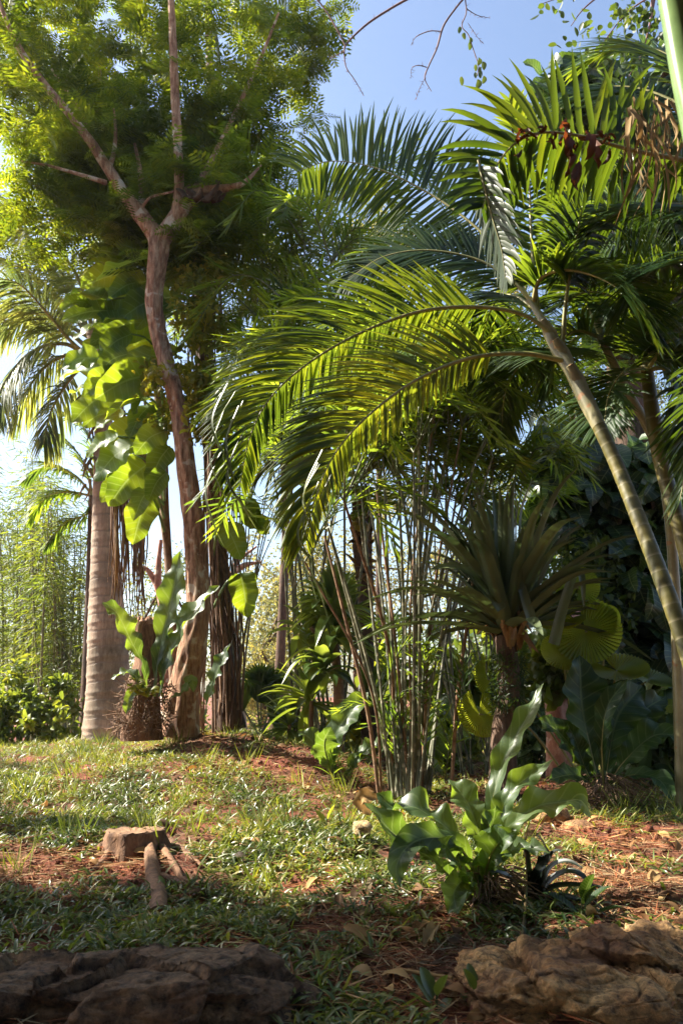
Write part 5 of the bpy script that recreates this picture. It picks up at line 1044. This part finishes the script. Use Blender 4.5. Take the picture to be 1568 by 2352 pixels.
for px, py, s in [(1055, 68, 14), (1066, 82, 14), (1080, 92, 13), (1078, 105, 16), (1098, 140, 16), (1092, 155, 14), (1108, 150, 17), (1104, 170, 15), (1096, 192, 20), (1110, 182, 16), (1060, 185, 18), (1090, 172, 12), (1104, 160, 13)]:
    b = P(px, py - s * .5, Yt); m = P(px + U(-4, 4), py, Yt); t = P(px + U(-3, 3), py + s * .7, Yt); blade(g, [b, m, t], px2m(s, Yt) * .8, (U(-.5, .5), -1, .3), 'oval', n=8, across=4, fold=.2)
g.build('leaves', M['fard'], root)

root = thing('overhead_vine', 'leafy twigs with small dark leaves hanging at the top right above the palm', 'tree', on(2.6, 5.6))
g = Geo(); tube(g, [on(2.6, 5.6, -.1), [2.5, 5.5, 3.0], P(1620, -60, 5.2)], [.09, .07, .05], n=30, sides=12, rough=.1)
for l in ([(1620, -60), (1540, -30), (1450, 20), (1390, 90), (1370, 130)], [(1560, -40), (1400, -40), (1300, -10), (1240, 10)], [(1500, -10), (1490, 60), (1470, 130), (1440, 180)], [(1400, -30), (1340, 20), (1310, 60)]): tube(g, PP(l, 5.2), [.02, .008, .005, .003], n=24, sides=6)
g.build('trunk', M['twig'], root); g = Geo()
for l, n, s in ([(1230, 10), (1340, 20)], 22, 40), ([(1420, 30), (1500, 60)], 90, 55), ([(1360, 100), (1480, 150)], 80, 60), ([(1480, 0), (1560, 100)], 90, 70), ([(1300, 100), (1360, 60)], 16, 30):
    for k in range(n):
        f = U(0, 1); px = l[0][0] * (1 - f) + l[1][0] * f + R.normal() * s * .4; py = l[0][1] * (1 - f) + l[1][1] * f + R.normal() * s * .4; b = P(px, py, 5.2 + U(-.3, .3)); d = rdir(1, -1)[0] * U(.04, .085); blade(g, [b, b + d * .5, b + d], .045, rdir(1)[0], 'oval', n=6, across=2, fold=.3)
g.build('leaves', M['fard'], root)

# ------------------------------------------------------------------ neighbouring trees outside the frame that throw the shade
def shade(label, x, y, blobs, n, ls, h=None):
    b = on(x, y); leaftree('shade_tree', label, 'tree', b, [(np.array(c, float), (r, r, r * .6)) for *c, r in blobs], n, ls, 'fard', trunk=[b - [0, 0, .1], [x, y, 2.5], [x, y, blobs[0][2] - .3]], tr=(.16, .08), group='shade trees beside the path')
shade('broad dark tree standing left of the path outside the view', -4.6, 3.0, [(-3.8, 3.2, 4.4, .85), (-2.8, 2.95, 4.4, .65), (-4.7, 2.9, 4.7, 1.0), (-3.5, 2.6, 5.0, .9), (-2.4, 2.5, 4.6, .75), (-5.2, 2.4, 5.2, .9), (-4.7, 3.7, 4.5, .55), (-5.7, 3.7, 5.2, .8), (-2.75, 3.2, 4.5, .38)], 14500, .17)
shade('sparse dark tree further left beside the lawn outside the view', -7.4, 6.4, [(-6.6, 6.3, 5.0, .9), (-6.0, 5.6, 4.6, .45), (-7.4, 7.4, 5.4, .8), (-5.6, 5.1, 5.2, .35)], 900, .17)
shade('second dark tree left behind the path outside the view', -2.6, -.9, [(-2.6, 0, 4.0, 1.2), (-1.6, -.8, 4.3, 1.2), (-3.8, 1.2, 4.3, 1.0), (-1.8, .4, 4.6, .9), (-2.6, -.8, 2.0, 1.3), (-4, .6, 2.4, 1.2)], 15000, .24)
shade('third dark tree right behind the path outside the view', 1.6, -1.6, [(.6, -.4, 3.9, 1.2), (1.8, .0, 4.0, 1.2), (0, -1.8, 4.3, 1.3), (2.6, -1.2, 4.2, 1.2), (3.2, .6, 3.0, 1.2), (2.8, -.6, 1.8, 1.2)], 15000, .24)
shade('fourth dark tree behind the viewer on the path', 0, -4, [(0, -3.2, 3.2, 1.6), (2.6, -2.8, 3.4, 1.4), (-2.4, -3, 3.4, 1.4), (3.6, 1.0, 4.6, 1.1), (0, .4, 4.6, 1.2), (0, -3.2, 1.4, 1.6)], 15000, .24)

# ------------------------------------------------------------------ grass, creeping ground cover, straw
def scatter(n, x0, x1, y0, y1, wmax=.46):
    y = R.uniform(y0, y1, n * 2); x = R.uniform(-1, 1, n * 2) * (y * wmax + .35); k = slice(0, n); return x[k], y[k]
BARE = [(250, 2000, .26), (330, 2000, .18), (900, 2130, .25), (1000, 2200, .3), (980, 2240, .25), (1500, 2080, .32), (1400, 2030, .24), (1560, 2060, .3), (1130, 1830, .5), (1060, 1780, .5), (700, 1755, .5), (620, 1745, .45), (520, 1700, .4), (800, 2120, .16), (120, 1985, .25), (1290, 1900, .3), (1500, 1960, .35), (60, 2030, .2)]
BP_ = [(G(a, b), r) for a, b, r in BARE]
def bare(x, y):
    f = np.zeros(len(x))
    for q, r in BP_:
        f = np.maximum(f, np.exp(-(((x - q[0]) / r) ** 2 + ((y - q[1]) / (r * 1.2)) ** 2)))
    return f
def gnorm(x, y):
    e = .03; return nrm(np.stack([-(gz(x + e, y) - gz(x - e, y)) / (2 * e), -(gz(x, y + e) - gz(x, y - e)) / (2 * e), np.ones(len(x))], 1))
GB = tpl('blade', 1, .085); GL = tpl('lance', 1, .2); GT = tpl('quad', 1, .035)
def lay(T_, n, y0, y1, L, rise, mat, name, label, dens, lift=.004, extra=None):
    x, y = scatter(n, 0, 0, y0, y1); nz_ = np.array([mnoise.noise(Vector((a * 2.6, b * 2.6, 3.3))) + .6 * mnoise.noise(Vector((a * 8, b * 8, 1))) for a, b in zip(x, y)]); k = R.random(len(x)) < dens(x, y, nz_, bare(x, y)); x, y = x[k], y[k]; m = len(x)
    z = gz(x, y) + fnoise(x, y, 5.0) * .022; N = gnorm(x, y); a = R.uniform(0, 6.283, m); D = np.stack([np.cos(a), np.sin(a), np.abs(R.normal(size=m)) * rise], 1)
    return np.stack([x, y, z + lift], 1), D, N + R.normal(size=(m, 3)) * .35, R.uniform(L[0], L[1], m)
g = Geo()
NR = lambda x, y: np.where(((x > .22) & (y < 2.32)) | ((x < -.12) & (y < 2.12)), 0, 1)
d1 = lambda x, y, n, b: NR(x, y) * np.clip(.80 + n * 1.7 - 1.2 * b, .02, 1) * np.where(y > 3.4, 1, .45)
for y0, y1, n, L in ((1.7, 3.4, 16000, (.04, .09)), (3.4, 6, 62000, (.03, .085)), (6, 9.5, 62000, (.04, .10)), (9.5, 16, 20000, (.06, .14))):
    q = lay(GB, n, y0, y1, L, .9, 0, '', '', d1); place(g, GB, *q)
tx, ty = scatter(80, 0, 0, 2.9, 8)
for x0, y0 in zip(tx, ty):
    m = 22; z0 = float(gz(x0, y0)); aa = R.uniform(0, 6.28, m)
    place(g, GT, np.stack([x0 + R.normal(size=m) * .03, y0 + R.normal(size=m) * .03, np.full(m, z0)], 1), np.stack([np.cos(aa) * .5, np.sin(aa) * .5, R.uniform(.5, 1.3, m)], 1), rdir(m), R.uniform(.08, .2, m))
o = g.build('grass', M['grass']); o['kind'] = 'stuff'; o['label'] = 'short sunlit grass with dry blades on the mound'; o['category'] = 'grass'
g = Geo()
d2 = lambda x, y, n, b: NR(x, y) * np.clip(.8 + n * 1.9 - 1.2 * b, .01, 1) * np.where(x > y * .22, .35, 1)
for y0, y1, n, L in ((1.75, 2.6, 15000, (.025, .06)), (2.6, 3.8, 22000, (.025, .06)), (3.8, 6, 20000, (.03, .06))):
    x = lay(GL, n, y0, y1, L, .55, 0, '', '', d2, lift=.012); place(g, GL, *x)
o = g.build('creeping_grass', M['gcov']); o['kind'] = 'stuff'; o['label'] = 'mat of creeping broad bladed grass on the shaded front slope'; o['category'] = 'ground cover'
g = Geo()
d3 = lambda x, y, n, b: np.clip(.22 + .8 * b + .2 * n, 0, 1)
for y0, y1, n, L in ((1.75, 3.6, 30000, (.03, .14)), (3.6, 8, 55000, (.04, .13))):
    x = lay(GT, n, y0, y1, L, .12, 0, '', '', d3, lift=.012); place(g, GT, *x)
o = g.build('dry_straw', M['straw']); o['kind'] = 'stuff'; o['label'] = 'scattered dry straw and needles on the red soil'; o['category'] = 'straw'

g = Geo(); phi = .62
OV = nrm(np.array([(1, 0, 0), (-1, 0, 0), (0, 1, 0), (0, -1, 0), (0, 0, 1), (0, 0, -1), (.6, .6, .6), (-.6, .5, .6)])) * .5
OF = np.array([(4, 0, 6), (4, 6, 2), (0, 2, 6), (4, 2, 7), (4, 7, 1), (2, 1, 7), (4, 1, 3), (4, 3, 0), (5, 2, 0), (5, 1, 2), (5, 3, 1), (5, 0, 3)])
x = lay(None, 26000, 1.75, 7, (.005, .02), .3, 0, '', '', lambda x, y, n, b: np.clip(.05 + b, 0, 1), lift=.004)
x = (x[0], x[1], x[2], x[3] * (1 + 1.5 * (R.random(len(x[3])) > .93))); place(g, (OV, None, OF), *x)
o = g.build('soil_clods', bpy.data.materials['red_soil']); o['kind'] = 'stuff'; o['label'] = 'crumbs and clods of loose red soil'; o['category'] = 'soil'
g = Geo(); x = lay(None, 1500, 1.75, 7.5, (.03, .085), .3, 0, '', '', lambda x, y, n, b: np.clip(.25 + b, 0, 1), lift=.015); place(g, tpl('oval', 1, .5), *x)
o = g.build('leaf_litter', M['litter']); o['kind'] = 'stuff'; o['label'] = 'fallen brown leaves lying among the grass'; o['category'] = 'leaf litter'

# ------------------------------------------------------------------ haze
g = Geo(); lo, hi = np.array([-60., -31., -1.2]), np.array([60., 46., 22.])
V = np.array([[(lo, hi)[i][0], (lo, hi)[j][1], (lo, hi)[k][2]] for i in (0, 1) for j in (0, 1) for k in (0, 1)])
g.add(V, np.array([[0, 1, 3, 2], [4, 6, 7, 5], [0, 4, 5, 1], [2, 3, 7, 6], [0, 2, 6, 4], [1, 5, 7, 3]]), smooth=False)
m, nt, o_ = newmat('haze'); pv = N_(nt, 'ShaderNodeVolumePrincipled'); pv.inputs['Density'].default_value = .0006; pv.inputs['Color'].default_value = (.93, .96, 1, 1); pv.inputs['Anisotropy'].default_value = .5
nt.links.new(pv.outputs[0], o_.inputs['Volume'])
o = g.build('haze', m); o['kind'] = 'stuff'; o['label'] = 'thin bright haze in the air'; o['category'] = 'haze'
